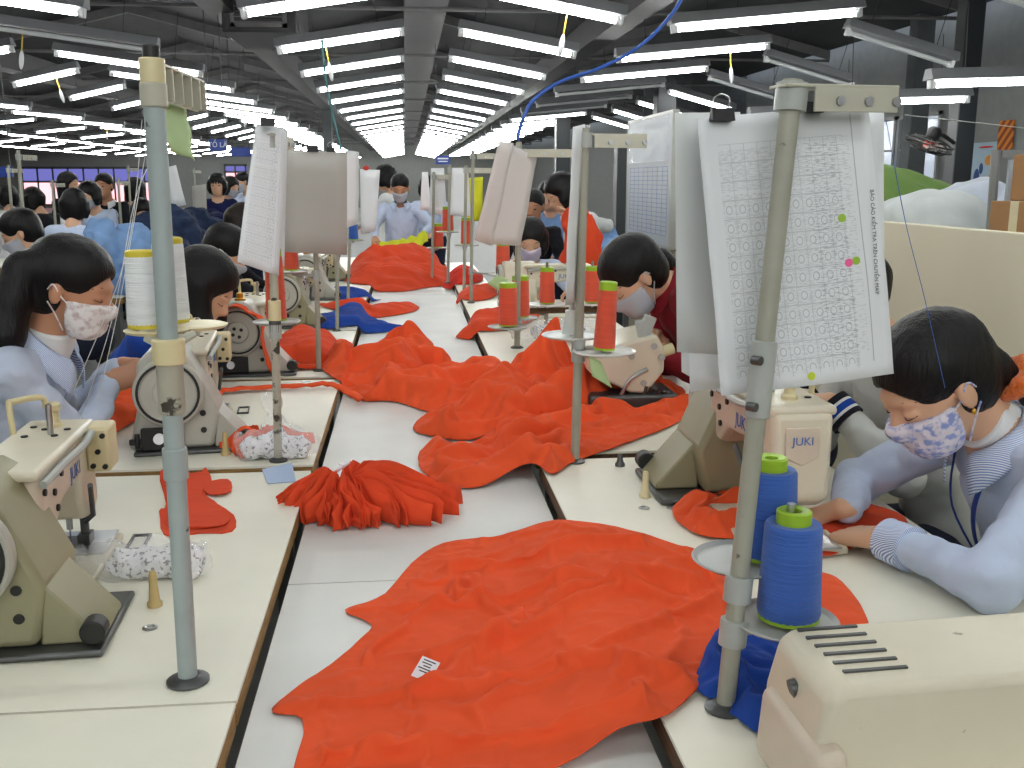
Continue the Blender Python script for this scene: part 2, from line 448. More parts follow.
M['dcol'] = mk('dark column paint', (44, 48, 52), .5)
M['glass'] = mk('window glass', (120, 130, 134), .1, alpha=.35)
M['wboard'] = mk('whiteboard face', (182, 190, 198), .55, var=.03, spec=.25)
M['card'] = mk('brown cardboard', (168, 124, 78), .8, var=.06)
M['sign'] = mk('blue sign', (34, 64, 150), .5)
M['wtext'] = mk('white sign lettering', (230, 232, 236), .6)
M['red'] = mk('red plastic', (196, 52, 38), .5)
M['lit'] = emis('lit fluorescent tube', (250, 252, 248), 34.0)
M['off'] = mk('unlit tube', (200, 204, 206), .3)
M['daypink'] = emis('daylit pane', (236, 170, 176), 1.6)
M['daymauve'] = emis('mauve daylit pane', (120, 120, 200), .7)
# ------------------------------------------------------------------ setting
def struct(name, mb, mat, **k):
    o = mb.build(name, mat, **k); o['kind'] = 'structure'; return o
XL, XR, YB, YF = -30.0, 6.6, -15.0, 56.0
struct('floor', MB().bx(XL-.2, XR+.2, YB-.2, YF+.2, -.1, 0), M['floor'])
ZV, ZR = 3.35, 3.85                                   # folded shed roof: valleys and ridges
roof = MB(); xs = [XL-1.0]; k = -7
ridge = [.28+4.03*i for i in range(-8, 2)]
px = sorted([(r, ZR) for r in ridge]+[(r+2.015, ZV) for r in ridge]+[(r-2.015, ZV) for r in ridge[:1]])
poly = [(x, z) for x, z in px]+[(x, z+.06) for x, z in reversed(px)]
for i in range(len(px)-1):
    (x0, z0), (x1, z1) = px[i], px[i+1]
    roof.prism([(x0, z0), (x1, z1), (x1, z1+.06), (x0, z0+.06)], YB-.2, YF+.2)
struct('ceiling', roof, M['roof'], smooth=0)
struct('wall_left', MB().bx(XL-.2, XL, YB, YF, 0, 4), M['wall'])
struct('wall_rear', MB().bx(XL, XR, YB-.2, YB, 0, 4), M['wall'])
struct('wall_far', MB().bx(XL, XR, YF, YF+.2, 0, 4), M['wall'])
# right wall with two window openings near Y 12-14
wr = MB()
wr.bx(XR, XR+.2, YB, 12.1, 0, 4); wr.bx(XR, XR+.2, 14.4, YF, 0, 4); wr.bx(XR, XR+.2, 12.1, 14.4, 0, .95); wr.bx(XR, XR+.2, 12.1, 14.4, 2.3, 4)
struct('wall_right', wr, M['wall'])
def window(n, y0, y1, z0, z1, x, nv, nh, pane, face=-1):
    fr = MB(); t = .05
    fr.bx(x-.03, x+.05, y0, y1, z0, z0+t); fr.bx(x-.03, x+.05, y0, y1, z1-t, z1)
    for i in range(nv+1):
        yy = y0+(y1-y0-t)*i/nv; fr.bx(x-.03, x+.05, yy, yy+t, z0, z1)
    for j in range(1, nh):
        zz = z0+(z1-z0)*j/nh; fr.bx(x-.02, x+.04, y0, y1, zz-.012, zz+.012)
    f = struct('window_%d' % n, fr, M['frame'])
    g = MB().bx(x+.005, x+.012, y0, y1, z0, z1).build('pane', pane, f); return f
window(1, 12.1, 13.2, .95, 2.3, XR, 2, 3, M['glass'])
window(2, 13.25, 14.4, .95, 2.3, XR, 2, 3, M['glass'])
struct('floor_yard', MB().bx(XR+.2, XR+6, 8, 20, -.1, 0), M['floor'])
# far wall windows with pink and mauve daylit panes
def farwin(n, x0, x1, z0, z1):
    fr = MB(); y = YF-.03; t = .12
    fr.bx(x0, x1, y-.06, y, z0, z0+t); fr.bx(x0, x1, y-.06, y, z1-t, z1)
    nn = max(2, int((x1-x0)/.75))
    for i in range(nn+1):
        xx = x0+(x1-x0-t)*i/nn; fr.bx(xx, xx+t*.7, y-.06, y, z0, z1)
    zm = z0+(z1-z0)*.62; fr.bx(x0, x1, y-.06, y, zm-.05, zm+.05)
    f = struct('window_%d' % n, fr, M['walld'])
    MB().bx(x0, x1, y-.02, y-.01, z0, zm).build('pane', M['daypink'], f)
    MB().bx(x0, x1, y-.02, y-.01, zm, z1).build('pane', M['daymauve'], f)
farwin(3, -20.0, -12.9, .1, 2.15); farwin(4, -9.6, -8.4, 1.2, 2.3)
# roof steelwork: rafters following the folds, purlins, dark ducts with louvres
n = 0
for yy in [3.0, 7.0, 11.0, 15.0, 19.0, 23.0, 27.0, 31.0, 35.0, 39.0, 43.0, 47.0, 51.0]:
    b = MB()
    for i in range(len(px)-1):
        (x0, z0), (x1, z1) = px[i], px[i+1]
        if x1 < -.5*yy-4: continue
        b.prism([(x0, z0-.13), (x1, z1-.13), (x1, z1-.01), (x0, z0-.01)], yy-.035, yy+.035)
        b.cyl((x0, yy, z0-.15 if z0 < z1 else ZV-.15), (x1, yy, ZV-.15 if z0 < z1 else z1-.15), .022, n=6)
    struct('trim_rafter', b, M['beam'], smooth=0)
for xx in [-9.2, -5.75, -1.73, 2.3]:
    struct('trim_gutter', MB().bx(xx-.13, xx+.13, YB, YF, ZV-.32, ZV-.03), M['duct'])
struct('trim_ridge_shade', MB().bx(.03, .50, 3, YF, ZR-.55, ZR-.2), M['duct'])  # added dark box standing in for the roof's darkness between the lamp rows
def duct(label, x0, x1, y0, y1, z0, z1, nl=6):
    r = thing('ventilation_duct', label, 'duct', ((x0+x1)/2, (y0+y1)/2, z0))
    MB().bx(x0, x1, y0, y1, z0, z1).build('casing', M['duct'], r, world=True, bevel=.01)
    fr = MB(); w = x1-x0; f0, f1 = x0+w*.12, x1-w*.12; h = z1-z0; g0, g1 = z0+h*.1, z1-h*.1; yy = y0-.03
    fr.bx(f0, f1, yy, y0, g0, g0+.04); fr.bx(f0, f1, yy, y0, g1-.04, g1); fr.bx(f0, f0+.04, yy, y0, g0, g1); fr.bx(f1-.04, f1, yy, y0, g0, g1)
    fr.build('grille_frame', M['beam'], r, world=True)
    sl = MB()
    for i in range(nl):
        zz = g0+.06+(g1-g0-.12)*i/max(nl-1, 1); sl.box(((f0+f1)/2, yy+.01, zz), (f1-f0-.06, .05, .012), rotx(.6))
    sl.build('louvre', M['beam'], r, world=True)
duct('dark ventilation duct with a louvred grille above the lamps left of the centre row', -1.72, -1.02, 10.35, 11.7, 2.86, 3.3)
duct('larger dark ventilation duct high over the unlit lamp at upper left', -1.75, -.9, 7.9, 9.2, 3.02, 3.5, 5)
# dark steel columns
def column(n, x, y, w, mat, h=3.4):
    struct('column_%d' % n, MB().bx(x-w/2, x+w/2, y-w/2, y+w/2, 0, h), mat, bevel=.01)
column(1, 2.0, 9.2, .17, M['dcol'], 1.8); column(2, 5.75, 10.15, .2, M['dcol']); column(3, 6.2, 12.0, .22, M['walld'])
column(4, 4.1, 16, .3, M['dcol']); column(5, 3.4, 22, .3, M['dcol']); column(6, -1.75, 24, .2, M['walld'])
# grey panels seen through the roof bay right of the middle
struct('wall_panel', MB().bx(4.6, XR, 19.5, 19.6, 0, 3.6).bx(5.0, 5.6, 19.42, 19.5, 0, 3.6), M['walld'])

# ------------------------------------------------------------------ lamps
def make_lamp(L, lit, cord):
    r = thing('tube_lamp', 'x', 'lamp')
    h = L/2
    MB().prism([(-.085, .035), (.085, .035), (.045, .12), (-.045, .12)], -h, h, 'x').build('housing', M['housing'], r, smooth=0, bevel=.006)
    MB().cyl((-h+.04, 0, 0), (h-.04, 0, 0), .0215, n=10).build('tube', M['lit'] if lit else M['off'], r)
    for s in (-1, 1):
        MB().box((s*(h-.025), 0, .008), (.03, .06, .075)).ell((s*(h-.05), 0, .0), (.024, .03, .03), nu=10, nv=6).build('socket', M['socket'], r, bevel=.005)
    [MB().cyl((q*h*.6, 0, .12), (q*h*.6, 0, .62), .0035, n=6).build('hanger', M['duct'], r) for q in (-1, 1)]
    if cord:
        c = MB().cyl((cord, .06, .04), (cord, .06, -.16), .006, n=6).build('pull_cord', M['cordy'], r)
        MB().ell((cord, .06, -.24), (.022, .022, .085), nu=10, nv=8).build('pull_knob', M['socket'], c)
    return r
protos = {}
def lamp(L, lit, x, y, z, tilt, label, group, cord=0):
    key = (L, lit, cord)
    if key not in protos: protos[key] = o = make_lamp(L, lit, cord)
    else: o = copy_tree(protos[key])
    o.location = (x, y, z); o.rotation_euler = (0, -math.radians(tilt), 0)
    o['label'] = label; o['group'] = group
ZL = 1.46+1.25
def row(phrase, x, L, tilt, ys, z=ZL, off=(), cords={}):
    n = 0
    for i, y in enumerate(ys):
        lit = i not in off
        vis = y > (6.5 if x > -5 else 9)
        if vis:
            o = ORD[n] if n < len(ORD) else 'far down'; n += 1
            lab = '%s %s tube lamp in %s' % (o, 'lit' if lit else 'unlit', phrase)
        else:
            lab = 'lit tube lamp in %s, out of view' % phrase
        lamp(L, lit, x, y, z, tilt, lab, 'tube lamps in '+phrase, cords.get(i, 0))
fr = lambda a, step, b: [a+step*i for i in range(int((b-a)/step)+1)]
row('the row just left of centre', -.56, 1.2, 9, fr(-13.3, 2.1, 54), cords={11: -.15})
row('the row just right of centre', 1.08, 1.15, -10, fr(-13.3, 2.1, 54), cords={10: .15})
row('the row over the partition', 2.92, 1.6, 5.5, fr(-12.8, 2.1, 54), off=(13, 14, 15), cords={11: .4})
row('the sloping row beyond the partition', 4.5, 1.1, -15, fr(7.0, 2.1, 22), off=(0, 1, 2, 3), z=ZL-.08)
row('the low row by the window wall', 4.75, 1.5, 2, [7.6, 9.6, 11.7], z=1.46+.74)
row('the row left of the dark duct', -3.0, 1.6, -7.5, fr(-13.3, 2.1, 54), off=(11,), cords={11: -.4, 15: .3})
row('the short-lamp row', -4.45, .85, 13, fr(-12.2, 2.15, 54), cords={12: .1})
row('the third row left of the duct', -7.0, 1.4, -5, fr(9.7, 2.9, 54), cords={5: .3})
row('the fourth row left of the duct', -8.75, 1.3, 6, fr(13.1, 3.6, 54))
row('the fifth row left of the duct', -10.9, 1.4, -5, fr(17.2, 3.6, 54))
row('the sixth row left of the duct', -12.9, 1.3, 6, fr(21, 3.6, 54))
row('the farthest left row of lamps', -15.0, 1.5, -5, fr(26, 3.6, 54))

# ------------------------------------------------------------------ tables
def table(label, x0, x1, y0, y1, z, mt, me, name='sewing_table', group=None):
    r = thing(name, label, 'table', ((x0+x1)/2, (y0+y1)/2, 0), group=group)
    t = MB().bx(x0, x1, y0, y1, z-.006, z).build('tabletop', mt, r, world=True)
    MB().bx(x0+.001, x1-.001, y0+.001, y1-.001, z-.042, z-.006).build('edge_band', me, r, world=True, bevel=.003)
    for sx in (x0+.06, x1-.06):
        for sy in (y0+.08, y1-.08):
            MB().bx(sx-.02, sx+.02, sy-.02, sy+.02, .0, z-.042).build('leg', M['legs'], r, world=True)
    return r
LX0, LX1, RX0, RX1 = -.83, -.245, .325, 1.04
places = ['the cream table at the bottom corner, nearest on the ponytailed worker\'s side', 'cream sewing table under the cream and olive machine, with a chipped grey pole', 'cream sewing table second along, carrying the grey machine with an orange rosette', 'cream sewing table third along, carrying the machine with an orange strip on its wheel', 'cream sewing table fourth along on the ponytailed worker\'s side', 'cream sewing table fifth along on the ponytailed worker\'s side', 'cream sewing table sixth along on the ponytailed worker\'s side', 'cream sewing table farthest along on the ponytailed worker\'s side']
ly = [(.35, 1.284), (1.29, 2.405), (2.46, 3.56), (3.62, 4.74), (4.78, 5.92), (5.94, 7.08), (7.1, 8.24), (8.26, 9.4)]
for (a, b), l in zip(ly, places): table(l, LX0, LX1, a, b, .76, M['top'], M['edge'])
ry = [(.75, 2.44), (2.5, 3.75), (3.77, 5.08), (5.12, 5.9)]
rp = ['cream sewing table under the blue thread cones and the boxy grey machine housing', 'cream sewing table second along, in front of the worker in maroon', 'cream sewing table third along, beside the twin orange cones', 'cream sewing table in front of the worker in a lilac mask', ]
for (a, b), l in zip(ry, rp): table(l, RX0, RX1, a, b, .76, M['top'], M['edge2'])
table('narrow cream side table under the far slim stands on the partition side', RX0, .56, 5.93, 8.7, .76, M['top'], M['edge2'])
cy = [(.5, 1.786), (1.79, 4.2), (4.204, 6.6), (6.604, 9.0)]
cp = ['pale grey centre table nearest the viewer, under the big orange garment', 'pale grey centre table under the tied orange bundle', 'pale grey centre table beyond the largest orange heap', 'pale grey centre table at the far end under the yellow cloth']
for (a, b), l in zip(cy, cp): table(l, LX1+.012, RX0-.012, a, b, .72, M['ctop'], M['edge2'], 'centre_table')
def zsup(x, y):
    "height of the table surface under a point"
    z = np.full(np.shape(x), .72)
    z = z+.042*sstep(LX1+.03, LX1-.0, x)+.042*sstep(RX0-.03, RX0+.0, x)
    return z
# ------------------------------------------------------------------ partition and the store behind it
PX = 1.75
p = MB().bx(PX, PX+.04, -1.0, 7.85, 0, 1.31); struct('wall_partition', p, M['part'], bevel=.004)
# ------------------------------------------------------------------ sewing machines (local: +y from handwheel to needle, +x back, z0 on table)
def sew_machine(wedge=True):
    r = thing('sewing_machine', 'x', 'sewing machine')
    MB().bx(-.13, .165, -.03, .2, .001, .012).build('base_plate', M['dsteel'], r, bevel=.004)
    MB().bx(-.085, .085, .2, .49, .001, .016).build('bed', M['cream'], r, bevel=.004)
    tp = MB().bx(-.07, .075, .37, .50, .016, .02).build('throat_plate', M['steel'], r, bevel=.002)
    MB().bx(-.03, .03, .40, .46, .02, .024).bx(.02, .035, .44, .47, .02, .03).build('slide_plate', M['dsteel'], tp)
    # open metal guide frame beside the plate
    g = MB(); g.bx(.10, .135, .42, .425, .001, .006).bx(.10, .135, .50, .505, .001, .006).bx(.10, .104, .42, .505, .001, .006).bx(.131, .135, .42, .505, .001, .006)
    g.build('edge_guide', M['dsteel'], r)
    main = [(-.145, .012), (-.118, .12), (-.112, .24), (-.085, .268), (-.01, .27), (.022, .25), (.05, .185), (.088, .10), (.068, .012)]
    MB().prism(main, -.005, .17, 'y').build('pillar_cover', M['olive'], r, bevel=.012, seg=3, smooth=35)
    if wedge:
        w = MB(); w.prism([(.082, .108), (.158, .022), (.16, .012), (.07, .012)], .0, .13, 'y')
        wo = w.build('belt_guard', M['olive'], r, bevel=.004)
        MB().cyl((.15, -.022, .036), (.15, .012, .036), .019, n=20).build('roller', M['black'], wo, bevel=.003)
    arm = MB(); arm.prism([(.12, .245), (.12, .12), (.19, .125), (.24, .16), (.36, .17), (.36, .245)], -.058, .052, 'x')
    arm.build('arm', M['pink'], r, bevel=.016, seg=3, smooth=35)
    MB().bx(-.062, .056, .10, .465, .238, .256).build('arm_cover', M['cream'], r, bevel=.008, seg=3)
    hd = MB(); hd.prism([(.355, .245), (.355, .13), (.375, .085), (.435, .072), (.47, .095), (.47, .245)], -.055, .05, 'x')
    h = hd.build('head', M['cream'], r, bevel=.012, seg=3, smooth=35)
    fp = MB(); fp.prism([(-.03, .17), (.0, .155), (.03, .17), (.03, .222), (-.03, .222)], .47, .474, 'y'); b_ = fp.build('badge', M['pink'], h, bevel=.003)
    text('badge_lettering', 'JUKI', .02, M['inkblue'], b_, (0, .4755, .198), (PI/2, 0, PI))
    text('arm_lettering', 'JUKI', .034, M['inkblue'], h, (.0535, .318, .194), (PI/2, 0, PI/2))
    for (yy, zz) in [(.14, .21), (.19, .195), (.2, .165), (.235, .215), (.27, .225)]:
        MB().cyl((.045, yy, zz), (.056, yy, zz), .006, n=10).build('screw', M['black'], r)
    cb = MB().bx(.05, .092, .405, .475, .165, .25).build('thread_guard', M['cream2'], h, bevel=.006)
    s2 = MB()
    for (xx, zz) in [(.06, .235), (.082, .235), (.072, .205), (.062, .178), (.083, .176)]: s2.cyl((xx, .40, zz), (xx, .41, zz), .005, n=10)
    s2.build('guard_screw', M['black'], cb)
    MB().cyl((0, .44, .1), (0, .44, .045), .006, n=10).cyl((0, .44, .045), (0, .44, .02), .0018, n=6).build('needle_bar', M['steel'], r)
    MB().cyl((.03, .43, .12), (.03, .43, .04), .008, n=10).box((.03, .43, .03), (.022, .035, .02)).tube([(.03, .43, .06), (.055, .40, .085), (.07, .34, .16)], .005, n=8).build('presser_foot', M['dsteel'], r)
    MB().tube(spline([(.058, .12, .228), (.062, .22, .234), (.066, .33, .236), (.064, .40, .243)], 6), .007, n=8).build('conduit', M['alu'], r)
    # things on the arm top
    MB().lathe([(.014, 0), (.014, .006), (.010, .01), (.009, .028), (.013, .032), (.013, .042), (.006, .046)], (.0, .405, .256), n=16).build('tension_post', M['cream2'], r)
    MB().cyl((.01, .345, .256), (.01, .345, .31), .0055, n=10).build('spool_pin', M['steel'], r)
    MB().tube(spline([(-.056, .36, .23), (-.06, .36, .305), (-.055, .37, .312), (-.02, .41, .31), (-.015, .415, .29)], 5), .0055, n=8).build('thread_lever', M['cream2'], r)
    hs = MB()
    for (xx, yy) in [(-.03, .33), (-.01, .38), (.03, .375), (.02, .33), (-.035, .40)]: hs.cyl((xx, yy, .2562), (xx, yy, .2585), .006, n=10)
    hs.build('oil_cap', M['black'], r)
    MB().lathe([(.02, 0), (.02, .008), (.012, .01), (.012, .026), (.008, .03)], (-.03, .07, .268), n=16).build('oil_knob', M['gold'], r)
    # handwheel, axis -y
    R = rotx(PI/2)
    hw = MB().lathe([(.03, .0), (.084, .0), (.088, .004), (.088, .02), (.084, .026), (.072, .026), (.068, .02), (.04, .02), (.036, .03), (.026, .03)], (-.035, -.006, .165), R, n=40).build('handwheel', M['greym'], r, smooth=30)
    MB().lathe([(.079, .0255), (.079, .0285), (.0725, .0285), (.0725, .0255)], (-.035, -.006, .165), R, n=40, loop=True).build('wheel_groove', M['black'], hw)
    hh = MB()
    for a in (.6, 2.2, 3.6, 5.1): hh.cyl((-.035+.017*math.cos(a), -.030, .165+.017*math.sin(a)), (-.035+.017*math.cos(a), -.0375, .165+.017*math.sin(a)), .0065, n=10)
    hh.build('wheel_hole', M['black'], hw)
    bl = MB().bx(-.11, -.005, -.022, .0, .014, .072).cyl((-.12, -.018, .02), (-.12, -.018, .06), .007, n=8).bx(-.14, -.1, -.02, -.008, .03, .045).build('bobbin_winder', M['black'], r, bevel=.003)
    MB().cyl((-.065, -.032, .046), (-.065, -.022, .046), .014, n=16).build('dial', M['tagw'], bl)
    for (xx, zz) in [(-.085, .115), (.045, .105), (.045, .06), (.03, .17)]: MB().cyl((xx, -.008, zz), (xx, -.003, zz), .008, n=10).build('cover_bolt', M['black'], r)
    return r
GREYMAP = {'olive grey machine paint': M['greym'], 'aged pinkish cream paint': M['cream']}
base = sew_machine()
def machine(x, y, rz, label, z=.76, matmap=GREYMAP, src=base, first=False):
    o = base if first else copy_tree(src, None, matmap)
    o.location = (x, y, z); o.rotation_euler = (0, 0, rz); o['label'] = label; o['group'] = 'sewing machines'
    return o
machine(-.63, 1.46, .05, 'cream and olive sewing machine on the nearest table, beside the bag of printed labels', first=True)
machine(-.582, 2.61, .10, 'grey sewing machine whose big handwheel shows behind the pole with white cones')
m3 = machine(-.575, 3.66, .06, 'sewing machine with an orange strip draped over its handwheel')
machine(-.56, 4.86, 0, 'sewing machine with an olive cover just beyond the orange-draped handwheel', matmap=None)
machine(-.56, 6.0, 0, 'sewing machine fifth along on the ponytailed worker\'s side')
machine(-.56, 7.15, 0, 'sewing machine sixth along on the ponytailed worker\'s side', matmap=None)
mR = machine(.728, 2.27, PI, 'cream sewing machine in front of the worker with the orange scrunchie, badge on its head', matmap=None); mR.scale = (1.12, 1.12, 1.12)
for hd_ in [c for c in kids(mR) if c.name.startswith('head')]:
    for g_ in [c for c in kids(hd_) if c.name.startswith('thread_guard')]:
        for x_ in kids(g_): bpy.data.objects.remove(x_)
        bpy.data.objects.remove(g_)
machine(.52, 5.36, -PI/2, 'cream sewing machine turned broadside, in front of the worker in a lilac mask', matmap={'olive grey machine paint': M['cream'], 'aged pinkish cream paint': M['cream']})
# white overlock machine in front of the maroon worker
ov = thing('overlock_machine', 'white angular overlock machine in front of the worker in maroon', 'sewing machine', (.70, 3.02, .76))
MB().bx(-.15, .13, -.06, .22, .001, .05).build('base', M['dsteel'], ov, bevel=.01)
body = [(-.15, .05), (.02, .05), (.04, .09), (.02, .12), (.09, .15), (.1, .2), (.07, .25), (-.04, .235), (-.13, .19)]
MB().prism([(-.15, .12), (-.02, .055), (.03, .05), (.085, .12), (.085, .19), (.06, .235), (-.03, .215), (-.14, .18)], -.05, .2).build('body', M['cream'], ov, bevel=.01, seg=3)
MB().box((.035, -.01, .255), (.035, .03, .07), roty(.35)).box((.015, -.01, .245), (.02, .028, .06), roty(-.2)).build('tension_bracket', M['alu'], ov, bevel=.003)
MB().cyl((.08, .0, .17), (.125, .0, .185), .018, n=12).build('knob', M['cream2'], ov, bevel=.003)
for (xx, zz) in [(-.02, .17), (.05, .20), (.02, .085), (.075, .165)]: MB().cyl((xx, -.056, zz), (xx, -.049, zz), .010, n=12).build('screw', M['alu'], ov)
k = MB()
for i in range(7): k.cyl((.02+.016*i, -.045+.01*(i % 3), .035), (.03+.014*i, -.05, .075-.004*i), .006, n=8)
k.build('looper', M['dsteel'], ov)
MB().tube(spline([(-.05, -.05, .05), (-.02, -.056, .10), (.03, -.054, .13)], 6), .006, n=8).build('lever', M['steel'], ov)
# boxy housing of the nearest machine on the partition side (handwheel end, with vents)
hx = thing('machine_housing', 'boxy pale grey machine housing with slotted vents at the near corner', 'sewing machine', (.613, 1.018, .76))
prof = [(-.185, .0), (-.178, .09), (-.165, .145), (-.148, .158), (.40, .172), (.40, .0)]
MB().prism(prof, -.065, .095).build('cover', M['cream'], hx, bevel=.014, seg=4, smooth=35)
MB().prism([(-.195, .001), (-.189, .09), (-.15, .098), (-.15, .001)], -.092, .08).build('side_flange', M['pink'], hx, bevel=.012, seg=3)
v = MB()
for i in range(6):
    yy = .080-.0215*i
    v.box((-.108+.002*i, yy, .1602), (.075, .005, .003), roty(-.025))
v.build('vent_slot', M['dsteel'], hx)
MB().cyl((-.176, .02, .115), (-.168, .02, .117), .011, n=16).build('side_hole', M['dsteel'], hx)
MB().bx(.19, .40, -.062, .092, .165, .174).build('top_step', M['cream'], hx, bevel=.004)
MB().cyl((.25, .06, .174), (.25, .06, .177), .012, n=16).build('screw_cap', M['alu'], hx)
# ------------------------------------------------------------------ thread cones
def cone_mb(h, r0, r1, top=.012):
    return MB().lathe([(.008, .004), (r0*.96, .004), (r0, .010), (r1, h-.004), (r1*.94, h), (r1*.5, h), (.008, h-.002)], n=32, loop=True)
cone_protos = {}
def thread_cone(kind, x, y, z, h, r0, r1, label, lean=(0, 0), group=None):
    mat, core = {'blue': (M['tblue'], M['lime']), 'orange': (M['torange'], M['lime']), 'white': (M['twhite'], M['yplas'])}[kind]
    key = (kind, h, r0, r1)
    if key not in cone_protos:
        r = thing('thread_cone', label, 'thread cone')
        cone_mb(h, r0, r1).build('winding', mat, r, smooth=50)
        ht = .016 if kind != 'white' else .004
        rc = r1*(.62 if kind == 'blue' else .98)
        MB().lathe([(rc*.42, h-.01), (rc, h-.004), (rc, h+ht), (rc*.85, h+ht+.002), (rc*.42, h+ht), (rc*.42, h-.008)], n=24, loop=True).build('core', core, r)
        MB().lathe([(r0*.6, 0), (r0*.97, 0), (r0*.97, .006), (r0*.6, .006)], n=24, loop=True).build('core_foot', core, r)
        cone_protos[key] = r
    else: r = copy_tree(cone_protos[key])
    r.location = (x, y, z+.0005); r.rotation_euler = (lean[0], lean[1], 0)
    r['label'] = label
    if group: r['group'] = group
    return r
# ------------------------------------------------------------------ thread stands
def stand(label, base, top, pm='pole', r=.011, bar=None, discs=(), collar=None, cap=True, discr=.08, dm='disc', foot=True, name='thread_stand'):
    """base, top: world points; bar=(vector, drop) top arm; discs: list of world centres"""
    b, t = np.array(base, float), np.array(top, float)
    o = thing(name, label, 'thread stand', tuple(b))
    ax = (t-b)/np.linalg.norm(t-b)
    MB().cyl(b+ax*.004, t, r, n=16).build('pole', M[pm], o, world=True)
    if foot: MB().lathe([(r*2.2, .0005), (r*2.2, .004), (r*1.3, .010), (r*1.2, .010)], b, n=20).build('foot_ring', M['dsteel'], o, world=True)
    if bar is not None:
        d, lng, w = np.array(bar[0], float), bar[1], bar[2]
        d /= np.linalg.norm(d); c0 = t-ax*bar[3]; side = np.cross(d, [0, 0, 1.0])
        A = MB(); Rm = np.stack([d, -side, np.array([0, 0, 1.0])], 1)
        A.box(c0+d*(lng/2-.02), (lng, w, .004), Rm); A.box(c0+d*(lng/2)-np.array([0, 0, .016])+side*w*.45, (lng-.04, .004, .03), Rm)
        a = A.build('top_bar', M['bar'], o, world=True, bevel=.001)
        E = MB()
        for q in (.35, .6, .85): E.cyl(c0+d*lng*q-np.array([0, 0, .018])+side*w*.40, c0+d*lng*q-np.array([0, 0, .018])+side*(w*.45+.006), .006, n=10)
        E.build('eyelet', M['steel'], a, world=True)
        MB().cyl(c0-ax*.03, c0+ax*.004, r*1.6, n=16).build('clamp', M['alu'], o, world=True)
    if collar is not None:
        for (s0, s1, rr, mt) in collar: MB().cyl(b+ax*s0, b+ax*s1, rr, n=18).build('collar', M[mt], o, world=True, bevel=.002)
    for c in discs:
        c = np.array(c, float)
        tt = (c[2]-b[2])/ax[2]; pc = b+ax*tt
        MB().tube([pc-[0, 0, .014], c-[0, 0, .008]], .006, n=8).cyl(pc-ax*.03, pc+ax*.005, r*1.5, n=14).build('arm', M['alu'], o, world=True)
        dd = MB().lathe([(.012, -.004), (discr*.9, .0-.002), (discr, .003), (discr*.97, .005), (discr*.88, .0), (.012, -.001)], c, n=40).build('cone_tray', M[dm], o, world=True, smooth=30)
        MB().cyl(c, c+[0, 0, .165], .006, n=10).build('peg', M['steel'], dd, world=True)
    return o
def clip(label, p, ang=0.0, s=1.0):
    o = thing('binder_clip', label, 'clip', tuple(p), ang)
    MB().prism([(-.012*s, 0), (.012*s, 0), (.003*s, .020*s), (-.003*s, .020*s)], -.018*s, .018*s, 'x').build('jaw', M['black'], o, smooth=0)
    MB().tube(spline([(-.010, .004, .018), (-.013, .006, .034), (0, .008, .042), (.013, .006, .034), (.010, .004, .018)], 5)*s, .0012*s, n=6).build('wire_handle', M['steel'], o)
    return o
# nearest stand on the ponytailed worker's side: chipped pole with finned arm, two white cones
bL = np.array([-.322, 1.352, .76]); tL = at(152, 66, 1.352)
sL = stand('chipped blue grey thread stand on the nearest table, carrying two white cones', bL, tL, 'pole', .0135, collar=[(.392, .462, .0175, 'poleold'), (.46, .494, .0215, 'cream2'), (.30, .345, .0165, 'pole'), (.790, .820, .0168, 'bar'), (.818, .850, .0158, 'cream2'), (.849, .866, .0105, 'black')])
axL = (tL-bL)/np.linalg.norm(tL-bL)
cT = bL+axL*.828
fa = MB(); d = np.array([.03, 1.0, 0]); d /= np.linalg.norm(d); sd = np.cross(d, [0, 0, 1.0]); Rm = np.stack([d, -sd, [0, 0, 1]], 1)
fa.box(cT+d*.11+[0, 0, .014], (.22, .032, .003), Rm).box(cT+d*.11+sd*.003-[0, 0, .008], (.22, .003, .042), Rm)
for q in (.03, .08, .13, .18, .215): fa.box(cT+d*q+sd*.011-[0, 0, .008], (.003, .014, .040), Rm)
fa.build('finned_arm', M['bar'], sL, world=True)
cC = bL+axL*.483
for s, e in ((-1, (-.05, .01, .012)), (1, (.045, .05, .012))):
    ar = MB(); ar.tube([cC+[0, 0, .0], cC+np.array(e)*[.6, .6, 1]], [.009, .006], n=8)
    ar.build('cone_arm', M['bar'], sL, world=True)
    MB().lathe([(.01, 0), (.04, .002), (.044, .006), (.038, .008), (.01, .005)], cC+np.array(e)*[.45, 1, 1]+[0, .03, .0], n=32).build('cone_tray', M['cream2'], sL, world=True)
zc = cC[2]+.012+.009
thread_cone('white', cC[0]-.036, cC[1]+.036, zc, .098, .024, .021, 'white thread cone nearer the ponytailed worker, behind the chipped pole', group='white thread cones')
thread_cone('white', cC[0]-.012, cC[1]+.085, zc, .112, .024, .021, 'second white thread cone, on the far side of the chipped pole', group='white thread cones')
